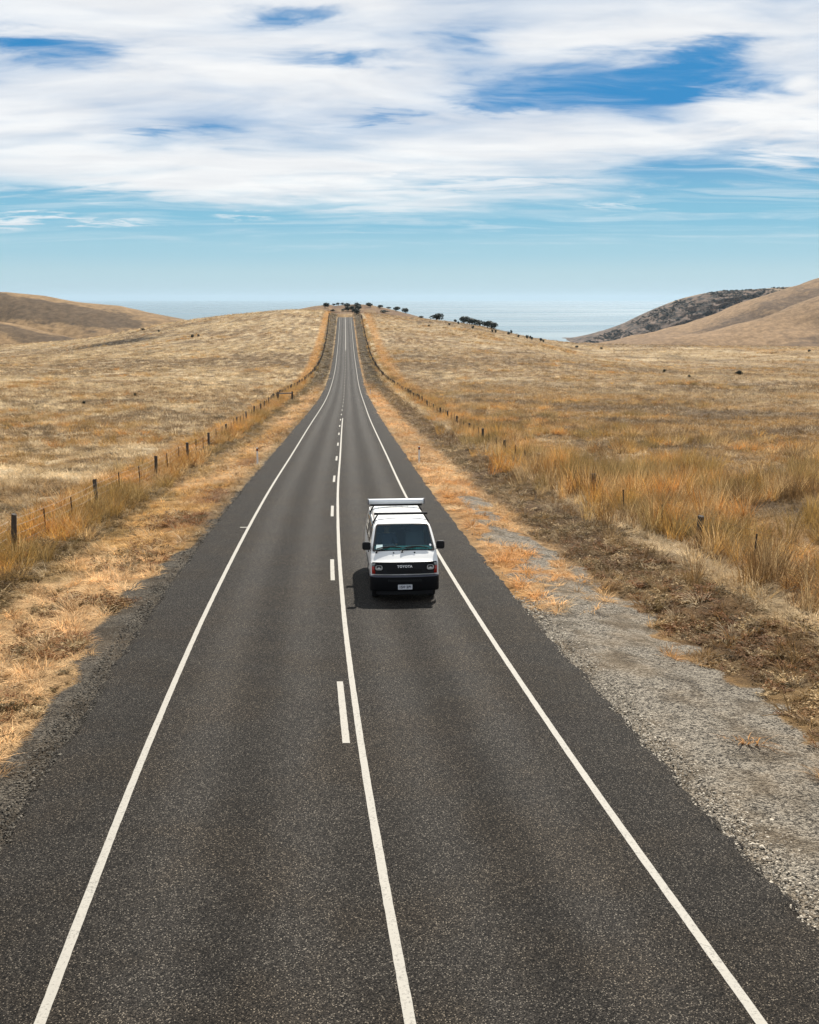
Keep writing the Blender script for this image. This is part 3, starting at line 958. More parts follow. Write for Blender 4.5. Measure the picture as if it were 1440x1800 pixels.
    outl = [(.875, .40), (.868, .12), (.845, .0), (.78, -.055), (.70, -.075), (.35, -.082), (0, -.085)]
    pl = [(x, y) for x, y in outl] + [(-x, y) for x, y in outl[-2::-1]]
    prof = [(.27, .06), (.29, .015), (.33, 0.0), (.48, 0.0), (.58, .0), (.635, .012), (.655, .05)]
    bp.grid([[(x * (1 - o * .05), y + o, z) for (x, y) in pl] for (z, o) in prof])
    bu = bp.build('front_bumper', M['bumper'], root, smooth=True)
    lp = mb(); lp.grid([[(x * (1 - o * .05), y + o, z) for (x, y) in pl] for (z, o) in ((.64, .006), (.664, .03), (.674, .11))])
    lp.build('bumper_top_strip', M['lip'], bu, smooth=True)
    in_ = mb(); in_.box(-.42, .42, -.093, -.07, .525, .58, 6); in_.build('air_slot', M['black'], bu)
    va = mb(); va.box(-.70, .70, -.03, .12, .19, .28, 6); va.build('front_valance', M['black'], root, bevel=.01)
    pt = mb(); pt.rbox((0, -.098, .395), (.355, .012, .120), .012, 1); plate = pt.build('number_plate', M['plate'], root)
    def text(body_, size, loc, name, mat, parent, bold=.0, sx=1.0):
        cu = bpy.data.curves.new(name, 'FONT')
        cu.body = body_; cu.size = size; cu.align_x = 'CENTER'; cu.align_y = 'CENTER'
        cu.extrude = .003; cu.offset = bold; cu.space_character = 1.15
        tmp = bpy.data.objects.new(name, cu); COL.objects.link(tmp)
        dg = bpy.context.evaluated_depsgraph_get()
        me = bpy.data.meshes.new_from_object(tmp.evaluated_get(dg))
        bpy.data.objects.remove(tmp)
        o = link_mesh(name, me, mat, parent, loc, (math.pi / 2, 0, 0), (sx, 1, 1))
        return o
    text('1SV\u00b72PI', .094, (0, -.107, .395), 'plate_lettering', M['ink'], plate, .003, .90)
    text('TOYOTA', .082, (0, -.005, .893), 'badge_lettering', M['letter'], gr, .004, 1.0)
    # mirrors
    for sx in (-1, 1):
        a = mb(); a.tube([(sx * .79, .50, 1.22), (sx * .86, .47, 1.27), (sx * .89, .46, 1.32)], .024, 8)
        a.rbox((sx * .80, .52, 1.23), (.05, .14, .13), .02, 0)
        mi = a.build('mirror_arm', M['black'], root, smooth=True)
        h = MB(); h.rbox((sx * .93, .44, 1.355), (.215, .085, .205), .055, 1, 5); h.build('mirror_housing', M['black'], mi, smooth=True, bevel=.018)
        h = MB(); h.rbox((sx * .93, .489, 1.355), (.175, .006, .165), .045, 1, 5); h.build('mirror_glass', M['chrome'], mi)
    # side windows, doors, mouldings, handles
    def side_patch(sx, poly_y, z0, z1, off, name, mat, slant=0.0, parent=root, th=.006):
        m_ = mb()
        y0, y1 = poly_y
        P = []
        for k in range(5):
            z = z0 + (z1 - z0) * k / 4
            P.append([(sx * (hw(z) + off), y0 + slant * k / 4 + (y1 - y0 - slant * k / 4) * i / 6, z) for i in range(7)])
        m_.grid(P)
        return m_.build(name, mat, parent, smooth=True, thick=th if sx > 0 else th)
    for sx in (-1, 1):
        side_patch(sx, (.52, 1.52), 1.20, 1.70, .008, 'door_window', M['tint'], .46)
        side_patch(sx, (1.64, 2.78), 1.22, 1.70, .008, 'side_window', M['tint'])
        side_patch(sx, (2.90, 4.28), 1.22, 1.70, .008, 'rear_side_window', M['tint'])
        side_patch(sx, (1.16, 2.86), .66, .74, .012, 'side_moulding', M['black'])
        side_patch(sx, (3.80, 4.55), .66, .74, .012, 'side_moulding', M['black'])
        for y in (1.58, 2.84):
            side_patch(sx, (y, y + .012), .48, 1.75, .003, 'door_seam', M['black'])
        h = mb(); h.rbox((sx * (hw(1.05) + .012), 1.40, 1.05), (.03, .16, .035), .012, 0); h.build('door_handle', M['black'], root)
    # back of the van
    t_ = mb(); t_.rbox((0, 4.612, 1.45), (1.22, .012, .52), .06, 1); t_.build('rear_window', M['tint'], root)
    t_ = mb(); t_.box(-.80, .80, 4.56, 4.70, .38, .56, 4); t_.build('rear_bumper', M['bumper'], root, bevel=.02)
    for sx in (-1, 1):
        t_ = mb(); t_.rbox((sx * .755, 4.615, .95), (.12, .02, .34), .02, 1); t_.build('tail_lamp', M['amber'], root)
    # wheels
    for (cy, cz) in WH:
        for sx in (-1, 1):
            w_ = MB(); cx = sx * .715
            w_.lathe_x(cx, cy, cz, [(-.09, .20), (-.095, .27), (-.085, .302), (-.06, .315), (.06, .315), (.085, .302), (.095, .27), (.09, .20), (-.09, .20)])
            ty = w_.build('tyre', M['rubber'], root, smooth=True)
            r_ = MB(); r_.lathe_x(cx, cy, cz, [(sx * .088, .205), (sx * .075, .19), (sx * .03, .17), (sx * .035, .10), (sx * .075, .085), (sx * .08, .0)]); r_.build('rim', M['steel'], ty, smooth=True)
    for (cy, cz) in WH:                             # axles and under-body
        a = MB(); a.tube([(-.66, cy, cz), (.66, cy, cz)], .05, 8); a.build('axle', M['black'], root)
    a = MB(); a.box(-.74, .74, .12, 4.5, .33, .395); a.build('underbody', M['black'], root)
    # roof racks
    def rack(y, name, half, z, rad):
        r_ = MB(); r_.rbox((0, y, z), (half * 2, .045, rad * 2), .012, 0)
        ro = r_.build(name, M['black'], root)
        for sx in (-1, 1):
            l = MB()
            zb = 1.77
            l.tube([(sx * (hw(zb) + .012), y, zb - .035), (sx * (hw(zb) + .022), y, zb + .03), (sx * (half - .09), y, z - .03), (sx * (half - .10), y, z)], [.026, .024, .021, .018], 6)
            l.rbox((sx * (hw(zb) + .018), y, zb - .01), (.035, .09, .09), .012, 0)
            l.build('rack_foot', M['black'], ro)
        return ro
    rack(1.42, 'front_roof_bar', .695, 2.02, .030)
    rk = rack(3.42, 'rear_roof_bar', .725, 1.98, .028)
    aw = MB(); sec_ = [(y - .36, z - .095) for y, z in ((3.80, 2.105), (3.70, 2.115), (3.665, 2.19), (3.68, 2.235), (3.78, 2.25), (3.86, 2.22), (3.87, 2.13))]
    k = len(sec_)
    aw.add([(-.765, y, z) for y, z in sec_] + [(.765, y, z) for y, z in sec_], [tuple(range(k)), tuple(range(2 * k - 1, k - 1, -1))] + [(i, (i + 1) % k, k + (i + 1) % k, k + i) for i in range(k)])
    awn = aw.build('awning_case', M['silver'], root, bevel=.006)
    for sx in (-1, 1):
        e = MB(); e.rbox((sx * .777, 3.405, 2.085), (.026, .21, .16), .03, 0); e.build('end_cap', M['lip'], awn)
        c = MB(); c.rbox((sx * .68, 3.40, 2.0), (.05, .09, .05), .01, 0); c.build('bracket', M['black'], awn)
    # cabin
    d = mb(); d.grid([[(x, y, z) for x in np.linspace(-.72, .72, 9)] for (y, z) in ((.36, 1.185), (.46, 1.24), (.64, 1.295), (.74, 1.29), (.77, 1.13), (.77, .45))])
    ds = d.build('dashboard', M['dash'], root, smooth=True)
    d = mb(); d.rbox((-.38, .68, 1.305), (.40, .16, .07), .03, 1); d.build('instrument_hood', M['seat'], ds, smooth=True)
    sw = MB()
    ring = []
    for i in range(25):
        a = 2 * math.pi * i / 24
        ring.append((-.38 + .19 * math.cos(a), .80 + .12 * math.sin(a), 1.16 + .15 * math.sin(a)))
    sw.tube(ring, .014, 6, False); sw.tube([(-.38, .80, 1.16), (-.38, .70, 1.02)], .03, 8); sw.tube([(-.57, .80, 1.16), (-.19, .80, 1.16)], .014, 6)
    sw.build('steering_wheel', M['black'], root, smooth=True)
    for x in (-.38, .36):
        s = MB(); s.rbox((x, 1.22, .88), (.50, .50, .16), .05, 1); s.rbox((x, 1.46, 1.24), (.48, .14, .62), .06, 1); s.rbox((x, 1.48, 1.63), (.26, .10, .17), .04, 1)
        s.build('seat', M['seat'], root, smooth=True, bevel=.02)
    bk = MB(); bk.box(-.68, .68, 2.55, 2.60, .45, 1.62); bk.build('cabin_partition', M['seat'], root)
    rv = MB(); rv.rbox((.0, .93, 1.70), (.22, .03, .07), .025, 1); rv.tube([(0, .94, 1.72), (0, .97, 1.80)], .01, 6); rv.build('rear_view_mirror', M['black'], root, smooth=True)
    # the driver
    p_root = build_driver(M)
    p_root.matrix_world = root.matrix_basis @ Matrix.Translation((-.38, 1.22, .96))
    return root

def build_driver(M):
    """one continuous skinned figure, seated, hands on the wheel (hips at the origin, facing -Y)"""
    J = {'pelvis': ((0, 0, .08), .135), 'waist': ((0, .05, .24), .125), 'chest': ((0, .08, .42), .145), 'neck': ((0, .07, .58), .058), 'head0': ((0, .05, .66), .075), 'head1': ((0, .035, .74), .088), 'head2': ((0, .045, .82), .062)}
    E = [('pelvis', 'waist'), ('waist', 'chest'), ('chest', 'neck'), ('neck', 'head0'), ('head0', 'head1'), ('head1', 'head2')]
    for s, k in ((-1, 'l'), (1, 'r')):
        J['sh' + k] = ((s * .185, .08, .50), .062); J['el' + k] = ((s * .25, -.10, .30), .045); J['wr' + k] = ((s * .19, -.36, .30), .030); J['pa' + k] = ((s * .185, -.42, .31), .026)
        J['hip' + k] = ((s * .10, -.06, .06), .09); J['kn' + k] = ((s * .13, -.44, .06), .062); J['an' + k] = ((s * .12, -.50, -.34), .042); J['to' + k] = ((s * .12, -.64, -.40), .032)
        E += [('chest', 'sh' + k), ('sh' + k, 'el' + k), ('el' + k, 'wr' + k), ('wr' + k, 'pa' + k), ('pelvis', 'hip' + k), ('hip' + k, 'kn' + k), ('kn' + k, 'an' + k), ('an' + k, 'to' + k)]
        for q, dz in enumerate((.026, .009, -.008, -.024)):
            J['f%s%d' % (k, q)] = ((s * .18, -.455, .31 + dz), .0095); J['g%s%d' % (k, q)] = ((s * .175, -.475, .295 + dz), .0085)
            E += [('pa' + k, 'f%s%d' % (k, q)), ('f%s%d' % (k, q), 'g%s%d' % (k, q))]
        J['t' + k] = ((s * .16, -.42, .335), .010); E.append(('pa' + k, 't' + k))
    names = list(J)
    me = bpy.data.meshes.new('person')
    me.from_pydata([J[n][0] for n in names], [(names.index(a), names.index(b)) for a, b in E], [])
    o = bpy.data.objects.new('person', me); COL.objects.link(o)
    md = o.modifiers.new('skin', 'SKIN')
    for i, n in enumerate(names):
        sv = me.skin_vertices[0].data[i]
        sv.radius = (J[n][1], J[n][1]); sv.use_root = (n == 'pelvis')
    ss = o.modifiers.new('sub', 'SUBSURF'); ss.levels = 2; ss.render_levels = 2
    m, t, b = material('driver_clothes_and_skin')
    sx = t.new('ShaderNodeSeparateXYZ'); t.put(sx.inputs[0], objc(t))
    isskin = t.math('MAXIMUM', t.math('GREATER_THAN', sx.outputs[2], .575), t.math('LESS_THAN', t.math('ADD', sx.outputs[1], t.math('MULTIPLY', t.math('LESS_THAN', sx.outputs[2], .2), 5)), -.16))
    t.put(b.inputs['Base Color'], t.mix(isskin, t.mix(t.noise(objc(t), 9, 4), (.03, .045, .08), (.045, .065, .11)), (.36, .22, .15)))
    b.inputs['Roughness'].default_value = .8
    me.materials.append(m)
    tag(o, 'driver in dark blue top behind the windscreen of the white van', 'person')
    h = MB()
    P = []
    for i in range(7):
        ph = math.pi / 2 * i / 6
        P.append([(.094 * math.cos(ph) * math.cos(a), .055 + .100 * math.cos(ph) * math.sin(a) , .765 + .105 * math.sin(ph) - (.07 if math.sin(a) > .2 and i == 0 else 0)) for a in np.linspace(0, 2 * math.pi, 19)])
    h.grid(P); h.build('hair', M['hair'], o, smooth=True)
    f = MB(); f.rbox((0, -.052, .725), (.026, .03, .05), .010, 1); f.rbox((0, -.040, .685), (.045, .012, .010), .004, 1)
    f.build('nose_and_mouth', M['skin'], o, smooth=True)
    for s in (-1, 1):
        f = MB(); f.rbox((s * .033, -.044, .752), (.026, .012, .014), .006, 1); f.build('eye', M['ink'], o)
        f = MB(); f.rbox((s * .092, .045, .735), (.016, .04, .06), .018, 0); f.build('ear', M['skin'], o, smooth=True)
    return o

build_van()

# ------------------------------------------------------------------ fences
def mat_post():
    m, t, b = material('weathered_post_timber')
    o_ = objc(t)
    n = t.noise(t.scale(o_, (14, 14, 1.4)), 2.0, 6, .7)
    t.put(b.inputs['Base Color'], t.mix(n, (.022, .018, .015), (.085, .068, .052)))
    b.inputs['Roughness'].default_value = .9
    t.put(b.inputs['Normal'], t.bump(n, .7, .01))
    return m
M_POST = mat_post()
M_STEEL = plain('rusty_steel_dropper', (.05, .032, .024), .7, .3)
M_WIRE = plain('fence_wire', (.16, .14, .12), .5, .6)

def post_mesh(r, h, n=7, seed=0):
    rr = random.Random(seed)
    vs, fs = [], []
    lv = [-.35, .0, h * .5, h - .03, h]
    for i, z in enumerate(lv):
        for k in range(n):
            a = 2 * math.pi * k / n
            q = r * (1 + rr.uniform(-.14, .14)) * (.9 if i == len(lv) - 1 else 1)
            vs.append((q * math.cos(a), q * math.sin(a), z + (rr.uniform(-.02, .02) if i > 2 else 0)))
    for i in range(len(lv) - 1):
        for k in range(n):
            fs.append((i * n + k, i * n + (k + 1) % n, (i + 1) * n + (k + 1) % n, (i + 1) * n + k))
    fs.append(tuple(range((len(lv) - 1) * n, len(lv) * n)))
    me = mesh_from('post', vs, fs)
    me.materials.append(M_POST)
    return me

def dropper_mesh(h):
    mb_ = MB()
    for a in (0, 2.1, 4.2):
        c, s = math.cos(a) * .030, math.sin(a) * .030
        mb_.add([(-s * .15, c * .15, -.3), (c, s, -.3), (c, s, h), (-s * .15, c * .15, h), (s * .15, -c * .15, -.3), (s * .15, -c * .15, h)], [(0, 1, 2, 3), (1, 4, 5, 2), (3, 2, 5)])
    me = mesh_from('dropper', mb_.v, mb_.f)
    me.materials.append(M_STEEL)
    return me

def build_fence(u_of, ys, label, seed, brace=None, hgt=1.18):
    rr = random.Random(seed)
    thick = [post_mesh(.085 if seed == 1 else .10, hgt, 7, seed * 10 + k) for k in range(3)]
    thin = dropper_mesh(hgt - .08)
    x0 = float(XC(ys[0])) + u_of(ys[0])
    root = empty('wire_fence', (x0, ys[0], float(ground_z(x0, ys[0]))))
    tag(root, label, 'fence')
    base = Vector(root.location)
    tops = []
    for i, y in enumerate(ys):
        x = float(XC(y)) + u_of(y) + rr.uniform(-.05, .05)
        z = float(ground_z(x, y))
        big = i % 3 == 0 or y > 150 and i % 2 == 0
        o = link_mesh('post' if big else 'dropper', rr.choice(thick) if big else thin, None, root)
        o.location = Vector((x, y, z)) - base
        o.rotation_euler = (R(rr.uniform(-3, 3)), R(rr.uniform(-4, 4)), rr.uniform(0, 6.28))
        s = 1.0 if y < 120 else 1.0 + min(.9, (y - 120) / 300)
        o.scale = (s, s, rr.uniform(.88, 1.06))
        tops.append((x, y, z))
    for k, h in enumerate((.28, .55, .82, 1.05)):
        w_ = MB()
        pts = []
        for a, b_ in zip(tops[:-1], tops[1:]):
            pts.append((a[0], a[1], a[2] + h))
            pts.append(((a[0] + b_[0]) / 2, (a[1] + b_[1]) / 2, (a[2] + b_[2]) / 2 + h - .02))
        pts.append((tops[-1][0], tops[-1][1], tops[-1][2] + h))
        w_.tube([Vector(p) - base for p in pts], .0035, 3, False)
        w_.build('wire', M_WIRE, root, normals=False)
    if brace:
        (xa, ya), (xb, yb) = brace
        za, zb = float(ground_z(xa, ya)), float(ground_z(xb, yb))
        for (x, y, z) in ((xa, ya, za), (xb, yb, zb)):
            o = link_mesh('strainer_post', thick[0], None, root); o.location = Vector((x, y, z)) - base; o.scale = (1.9, 1.9, 1.25)
        r_ = MB(); r_.tube([Vector((xa, ya, za + 1.2)) - base, Vector((xb, yb, zb + 1.2)) - base], .11, 7); r_.build('brace_rail', M_POST, root)
    return root

rr = random.Random(4)
ysl = [20.0]
while ysl[-1] < 590: ysl.append(ysl[-1] + rr.uniform(3.3, 4.1))
_ul = pchip([-60, 20, 60, 120, 180, 240, 330, 440, 580, 700], [-10.6, -10.4, -9.7, -10.6, -12.0, -10.4, -8.6, -8.4, -9.2, -9.2])
_ur = pchip([-60, 20, 60, 120, 200, 260, 330, 440, 580, 700], [12.6, 12.3, 11.2, 12.0, 12.2, 10.6, 9.4, 9.0, 9.2, 9.2])
uL = lambda y: float(_ul(y)); uR = lambda y: float(_ur(y))
bx, by, bz = pix_ground(514, 703); bx2, by2, bz2 = pix_ground(489, 705)
build_fence(uL, ysl, 'post and wire fence along the golden reeds on the left of the road', 1, ((bx, by), (bx2, by2)))
ysr = [20.5]
while ysr[-1] < 590: ysr.append(ysr[-1] + rr.uniform(3.2, 4.2))
build_fence(uR, ysr, 'post and wire fence sunk in tall grass on the right of the road', 2, hgt=1.08)

# ------------------------------------------------------------------ roadside guide posts
M_WHITE = plain('white_guide_post', (.72, .71, .68), .6)
M_MARK = plain('black_post_band', (.015, .015, .015), .6)
M_REFL = plain('red_reflector', (.4, .03, .02), .2)
def guide_post(px, py, label):
    x, y, z = pix_ground(px, py)
    root = empty('guide_post', (x, y, z)); tag(root, label, 'guide post', 'white guide posts beside the road')
    a = MB(); a.rbox((0, 0, .36), (.105, .032, 1.32), .012, 2); a.build('post', M_WHITE, root, bevel=.006)
    a = MB(); a.box(-.056, .056, -.019, .019, .80, .965); a.build('band', M_MARK, root)
    a = MB(); a.rbox((0, -.022, .88), (.05, .006, .10), .012, 1); a.build('reflector', M_REFL, root)
guide_post(453, 816, 'white guide post with black band on the left verge beyond the van')
guide_post(737, 813, 'white guide post on the right verge just above the van roof')
guide_post(651, 693, 'far guide post on the right verge where the road bottoms out')
guide_post(568, 665, 'far guide post on the left verge at the foot of the hill')

# ------------------------------------------------------------------ bushes
def mat_leaf(name, a, b_):
    m, t, b = material(name)
    oi = t.new('ShaderNodeObjectInfo').outputs['Random']
    n = t.noise(objc(t), 3.0, 4, .6)
    t.put(b.inputs['Base Color'], t.mix(t.math('MULTIPLY_ADD', n, .8, t.math('MULTIPLY', oi, .2)), a, b_))
    b.inputs['Roughness'].default_value = .7; b.inputs['Specular IOR Level'].default_value = .25
    return m
M_LEAF = mat_leaf('dark_coastal_leaves', (.010, .014, .008), (.035, .042, .022))
M_BARK = plain('bush_bark', (.05, .038, .028), .9)
M_TWIG = mat_leaf('dry_brown_twigs', (.05, .03, .018), (.12, .07, .04))

def crown_mesh(seed, n=420, squash=.75):
    r_ = np.random.default_rng(seed)
    lobes = [(r_.uniform(-.28, .28), r_.uniform(-.28, .28), r_.uniform(.30, .62) , r_.uniform(.26, .42)) for _ in range(6)]
    vs, fs = [], []
    for i in range(n):
        l = lobes[r_.integers(len(lobes))]
        d = r_.normal(size=3); d /= np.linalg.norm(d)
        if d[2] < -.6: d[2] *= -.5
        c = np.array(l[:3]) * (1, 1, squash) + d * l[3] * r_.uniform(.72, 1.08) * np.array((1, 1, squash))
        if c[2] < .02: c[2] = r_.uniform(.02, .15)
        t1 = r_.normal(size=3); t1 /= np.linalg.norm(t1); t2 = np.cross(d, t1); t2 /= np.linalg.norm(t2) + 1e-6
        s = r_.uniform(.045, .095)
        k = len(vs)
        vs += [c - t1 * s, c + t2 * s * .7, c + t1 * s, c - t2 * s * .7]
        fs.append((k, k + 1, k + 2, k + 3))
    return mesh_from('crown', vs, fs)

def trunk_mesh(seed):
    r_ = random.Random(seed)
    m_ = MB()
    m_.tube([(0, 0, -.25), (.01, 0, .15), (r_.uniform(-.05, .05), r_.uniform(-.05, .05), .42)], [.055, .045, .02], 6)
    for k in range(5):
        a = r_.uniform(0, 6.28)
        m_.tube([(0, 0, .12 + .04 * k), (.16 * math.cos(a), .16 * math.sin(a), .32 + .03 * k), (.28 * math.cos(a), .28 * math.sin(a), .50 + .04 * k)], [.03, .018, .007], 5)
    return mesh_from('trunk', m_.v, m_.f)
CROWNS = [crown_mesh(100 + k) for k in range(4)]
for c_ in CROWNS: c_.materials.append(M_LEAF)
TRUNKS = [trunk_mesh(k) for k in range(2)]
for c_ in TRUNKS: c_.materials.append(M_BARK)

BUSHES = [  # photo x, y of the foot, width and height in photo pixels, label, group
    (571.5, 541.5, 10, 8, 'round dark bush at the left end of the knoll skyline', None),
    (587, 536.5, 5, 3, 'leftmost of three small bushes in a row on the knoll skyline', 'small bushes on the knoll skyline'),
    (594.5, 536, 6, 4, 'middle one of three small bushes in a row on the knoll skyline', 'small bushes on the knoll skyline'),
    (601.5, 535.5, 5, 3.5, 'rightmost of three small bushes in a row on the knoll skyline', 'small bushes on the knoll skyline'),
    (612.5, 541, 10, 7, 'top left bush of the dark cluster above the end of the road', 'bush cluster above the road end'),
    (612, 547, 11, 7, 'lower left bush of the dark cluster above the end of the road', 'bush cluster above the road end'),
    (619, 547, 9, 8, 'middle bush of the dark cluster above the end of the road', 'bush cluster above the road end'),
    (629, 540, 9, 7, 'top right bush of the dark cluster above the end of the road', 'bush cluster above the road end'),
    (628, 546, 10, 8, 'bush of the dark road-end cluster between its top right and lowest ones', 'bush cluster above the road end'),
    (627, 553, 12, 9, 'lowest dark bush of the cluster, just right of the road end', None),
    (603.5, 547, 7, 3.5, 'low dark bush on the grass left of the bush cluster', None),
    (584.5, 548, 6, 4, 'low dark bush by the left fence at the hilltop', None),
    (651, 540, 10, 7, 'round dark bush on the skyline right of the bush cluster', None),
    (668, 542, 8, 5, 'flat dark bush on the skyline between two round bushes', None),
    (684, 543, 8, 3, 'low dark bush on the falling skyline of the knoll', None),
    (677, 550, 12, 4.5, 'wide low bush on the red slope of the knoll', None),
    (696, 547, 11, 7, 'left of two round bushes on the falling knoll skyline', None),
    (713.5, 551, 10, 8, 'right of two round bushes on the falling knoll skyline', None),
    (740, 560, 8, 4, 'small low bush left of the dome-shaped bush', None),
    (767, 562.5, 17, 11, 'dome-shaped dark bush standing alone on the right skyline', None),
    (801, 566, 5, 5, 'tiny dark bush left of the long row of bushes', None),
    (815, 568.5, 15, 11, 'first bush of the dark row on the right skyline', None),
    (830, 571, 16, 10, 'second bush of the dark row on the right skyline', None),
    (844, 573.5, 17, 10, 'third bush of the dark row on the right skyline', None),
    (857, 576.5, 16, 11, 'fourth bush of the dark row on the right skyline', None),
    (868, 579.5, 13, 11, 'last bush of the dark row, nearest the sea', None)]
SMALL = [(754.5, 574, 3.5, 3), (790.5, 572, 3.5, 3.5), (805.5, 571, 3, 5), (831, 578, 4, 4.5), (865, 585, 3, 5), (871, 585.5, 3, 5), (895, 589, 4, 5), (899, 587, 3, 6), (912, 594, 3, 5),
         (927, 596, 4, 6), (932, 596, 3, 5), (935, 598, 3, 5), (950, 601, 4, 6), (955, 602, 3, 4)]
SMALL_L = [(250, 581, 6, 3.5), (279, 584, 3, 3.5), (339, 595, 4, 6), (349, 592, 3.5, 4), (149, 712, 5, 6), (238, 698, 3.5, 6)]
SMALL_R = [(1168, 656, 5, 6), (1298, 660, 9, 8), (1015, 612, 5, 4), (1422, 619, 4, 4), (1057, 614, 5, 3), (1212, 664, 4, 5)]

def place_bush(i, px, py, w, h, label, group, name='bush', mat=None):
    x, y, z = pix_ground(px, py)
    root = empty(name, (x, y, z)); tag(root, label, 'bush', group)
    dist = math.hypot(y, CZ - z)
    W, H = 1.45 * w / F_PX * dist, 1.3 * h / F_PX * dist
    for nm, ms in (('trunk', TRUNKS[i % 2]), ('crown', CROWNS[i % 4])):
        o = link_mesh(nm, ms, None, root)
        o.scale = (W / 1.15, W / 1.15, H / .80)
        o.rotation_euler = (0, 0, (i * 2.399) % 6.28)
for i, (px, py, w, h, lab, grp) in enumerate(BUSHES):
    place_bush(i, px, py, w, h, lab, grp)
ORD = ['first', 'second', 'third', 'fourth', 'fifth', 'sixth', 'seventh', 'eighth', 'ninth', 'tenth', 'eleventh', 'twelfth', 'thirteenth', 'fourteenth']
for i, q in enumerate(SMALL):
    place_bush(i + 40, *q, ORD[i] + ' tiny shrub along the right skyline, counted from the dome-shaped bush towards the sea', 'small shrubs down the right skyline', 'shrub')
LEFT_LAB = ['flat dark shrub high in the left paddock, furthest from the road', 'tiny shrub high in the left paddock, right of the flat one', 'upright shrub high in the left paddock, left one of a close pair',
            'shrub high in the left paddock, right one of a close pair', 'low shrub in the middle of the left paddock, left one of two', 'thin shrub in the middle of the left paddock, right one of two']
for i, q in enumerate(SMALL_L):
    place_bush(i + 60, *q, LEFT_LAB[i], 'lone shrubs in the left paddock', 'shrub')
RIGHT_LAB = ['small dark shrub in the middle of the right paddock, left of the biggest one', 'biggest dark shrub standing alone in the right paddock', 'small shrub at the far edge of the right paddock, just below the sea',
             'small shrub at the far edge of the right paddock, rightmost of all', 'flat shrub at the far edge of the right paddock, below the headland tip', 'tiny shrub in the right paddock, just left of and below the biggest one']
for i, q in enumerate(SMALL_R):
    place_bush(i + 70, *q, RIGHT_LAB[i], 'lone shrubs in the right paddock', 'shrub')

# ------------------------------------------------------------------ ground cover: grass, weeds, stones
def blades(seed, n, radius, length, width, droop, spread, head=0.0, seg=3):
    """a tuft: n curved tapering blades"""
    r_ = np.random.default_rng(seed)
    vs, fs = [], []
    for i in range(n):
        a = r_.uniform(0, 2 * np.pi); q = radius * np.sqrt(r_.uniform())
        b0 = np.array((q * np.cos(a), q * np.sin(a), -.03))
        az = a + r_.normal(0, .7)
        L = length * r_.uniform(.55, 1.1)
        lean = abs(r_.normal(0, spread)) + .05
        w = width * r_.uniform(.6, 1.3)
        dirh = np.array((np.cos(az), np.sin(az), 0)); side = np.array((-np.sin(az + r_.normal(0, .9)), np.cos(az), 0))
        p = b0; th = lean
        k0 = len(vs)
        for s in range(seg + 1):
            ww = w * (1 - s / seg) ** .6 if not head else w * (1 if s < seg - 1 else (head if s == seg - 1 else 0))
            if s == seg:
                vs.append(p)
            else:
                vs += [p - side * ww / 2, p + side * ww / 2]
            th = min(th + droop * r_.uniform(.5, 1.4) / seg, 2.3)
            p = p + (dirh * np.sin(th) + np.array((0, 0, 1)) * np.cos(th)) * L / seg
        for s in range(seg - 1):
            j = k0 + 2 * s
            fs.append((j, j + 1, j + 3, j + 2))
        fs.append((k0 + 2 * seg - 2, k0 + 2 * seg - 1, k0 + 2 * seg))
    return mesh_from('tuft', vs, fs, smooth=True)

def weed_mesh(seed, n=90, r0=.22, h=.28, leaf=.035):
    r_ = np.random.default_rng(seed)
    vs, fs = [], []
    for s in range(10):
        a = r_.uniform(0, 6.28); q = r0 * r_.uniform(.3, 1)
        tip = np.array((q * np.cos(a), q * np.sin(a), h * r_.uniform(.5, 1.1)))
        k = len(vs); sd = np.array((-np.sin(a), np.cos(a), 0)) * .006
        vs += [-sd, sd, tip]; fs.append((k, k + 1, k + 2))
        for i in range(n // 10):
            c = tip * r_.uniform(.35, 1.05) + r_.normal(0, .03, 3)
            t1 = r_.normal(size=3); t1 /= np.linalg.norm(t1); t2 = np.cross(t1, r_.normal(size=3)); t2 /= np.linalg.norm(t2)
            l = leaf * r_.uniform(.5, 1.3); k = len(vs)
            vs += [c - t1 * l, c + t2 * l * .35, c + t1 * l, c - t2 * l * .35]; fs.append((k, k + 1, k + 2, k + 3))
    return mesh_from('weed', vs, fs)

def stone_mesh(seed):
    r_ = np.random.default_rng(seed)
    bm = bmesh.new(); bmesh.ops.create_icosphere(bm, subdivisions=1, radius=.5)
    for v in bm.verts: v.co = Vector((v.co.x * 1.1, v.co.y * .9, v.co.z * .42)) * r_.uniform(.7, 1.15)
    me = bpy.data.meshes.new('stone'); bm.to_mesh(me); bm.free()
    return me

def mat_cover(name, trans=.35, var=.35, rough=.75):
    m, t, b = material(name)
    at = t.new('ShaderNodeAttribute', attribute_name='tint'); at.attribute_type = 'INSTANCER'
    n = t.noise(objc(t), 9, 3, .6)
    c = t.mix(1.0, at.outputs['Color'], t.mix(t.step(n, .3, .7), (1 - var,) * 3, (1 + var,) * 3), 'MULTIPLY')
    t.put(b.inputs['Base Color'], c)
    b.inputs['Roughness'].default_value = rough
    b.inputs['Specular IOR Level'].default_value = .2
    if trans:
        tl = t.new('ShaderNodeBsdfTranslucent'); t.put(tl.inputs[0], c)
        mx = t.new('ShaderNodeMixShader'); mx.inputs[0].default_value = trans
        t.put(mx.inputs[1], b.outputs[0]); t.put(mx.inputs[2], tl.outputs[0])
        t.put(t.n['Material Output'].inputs[0], mx.outputs[0])
    return m

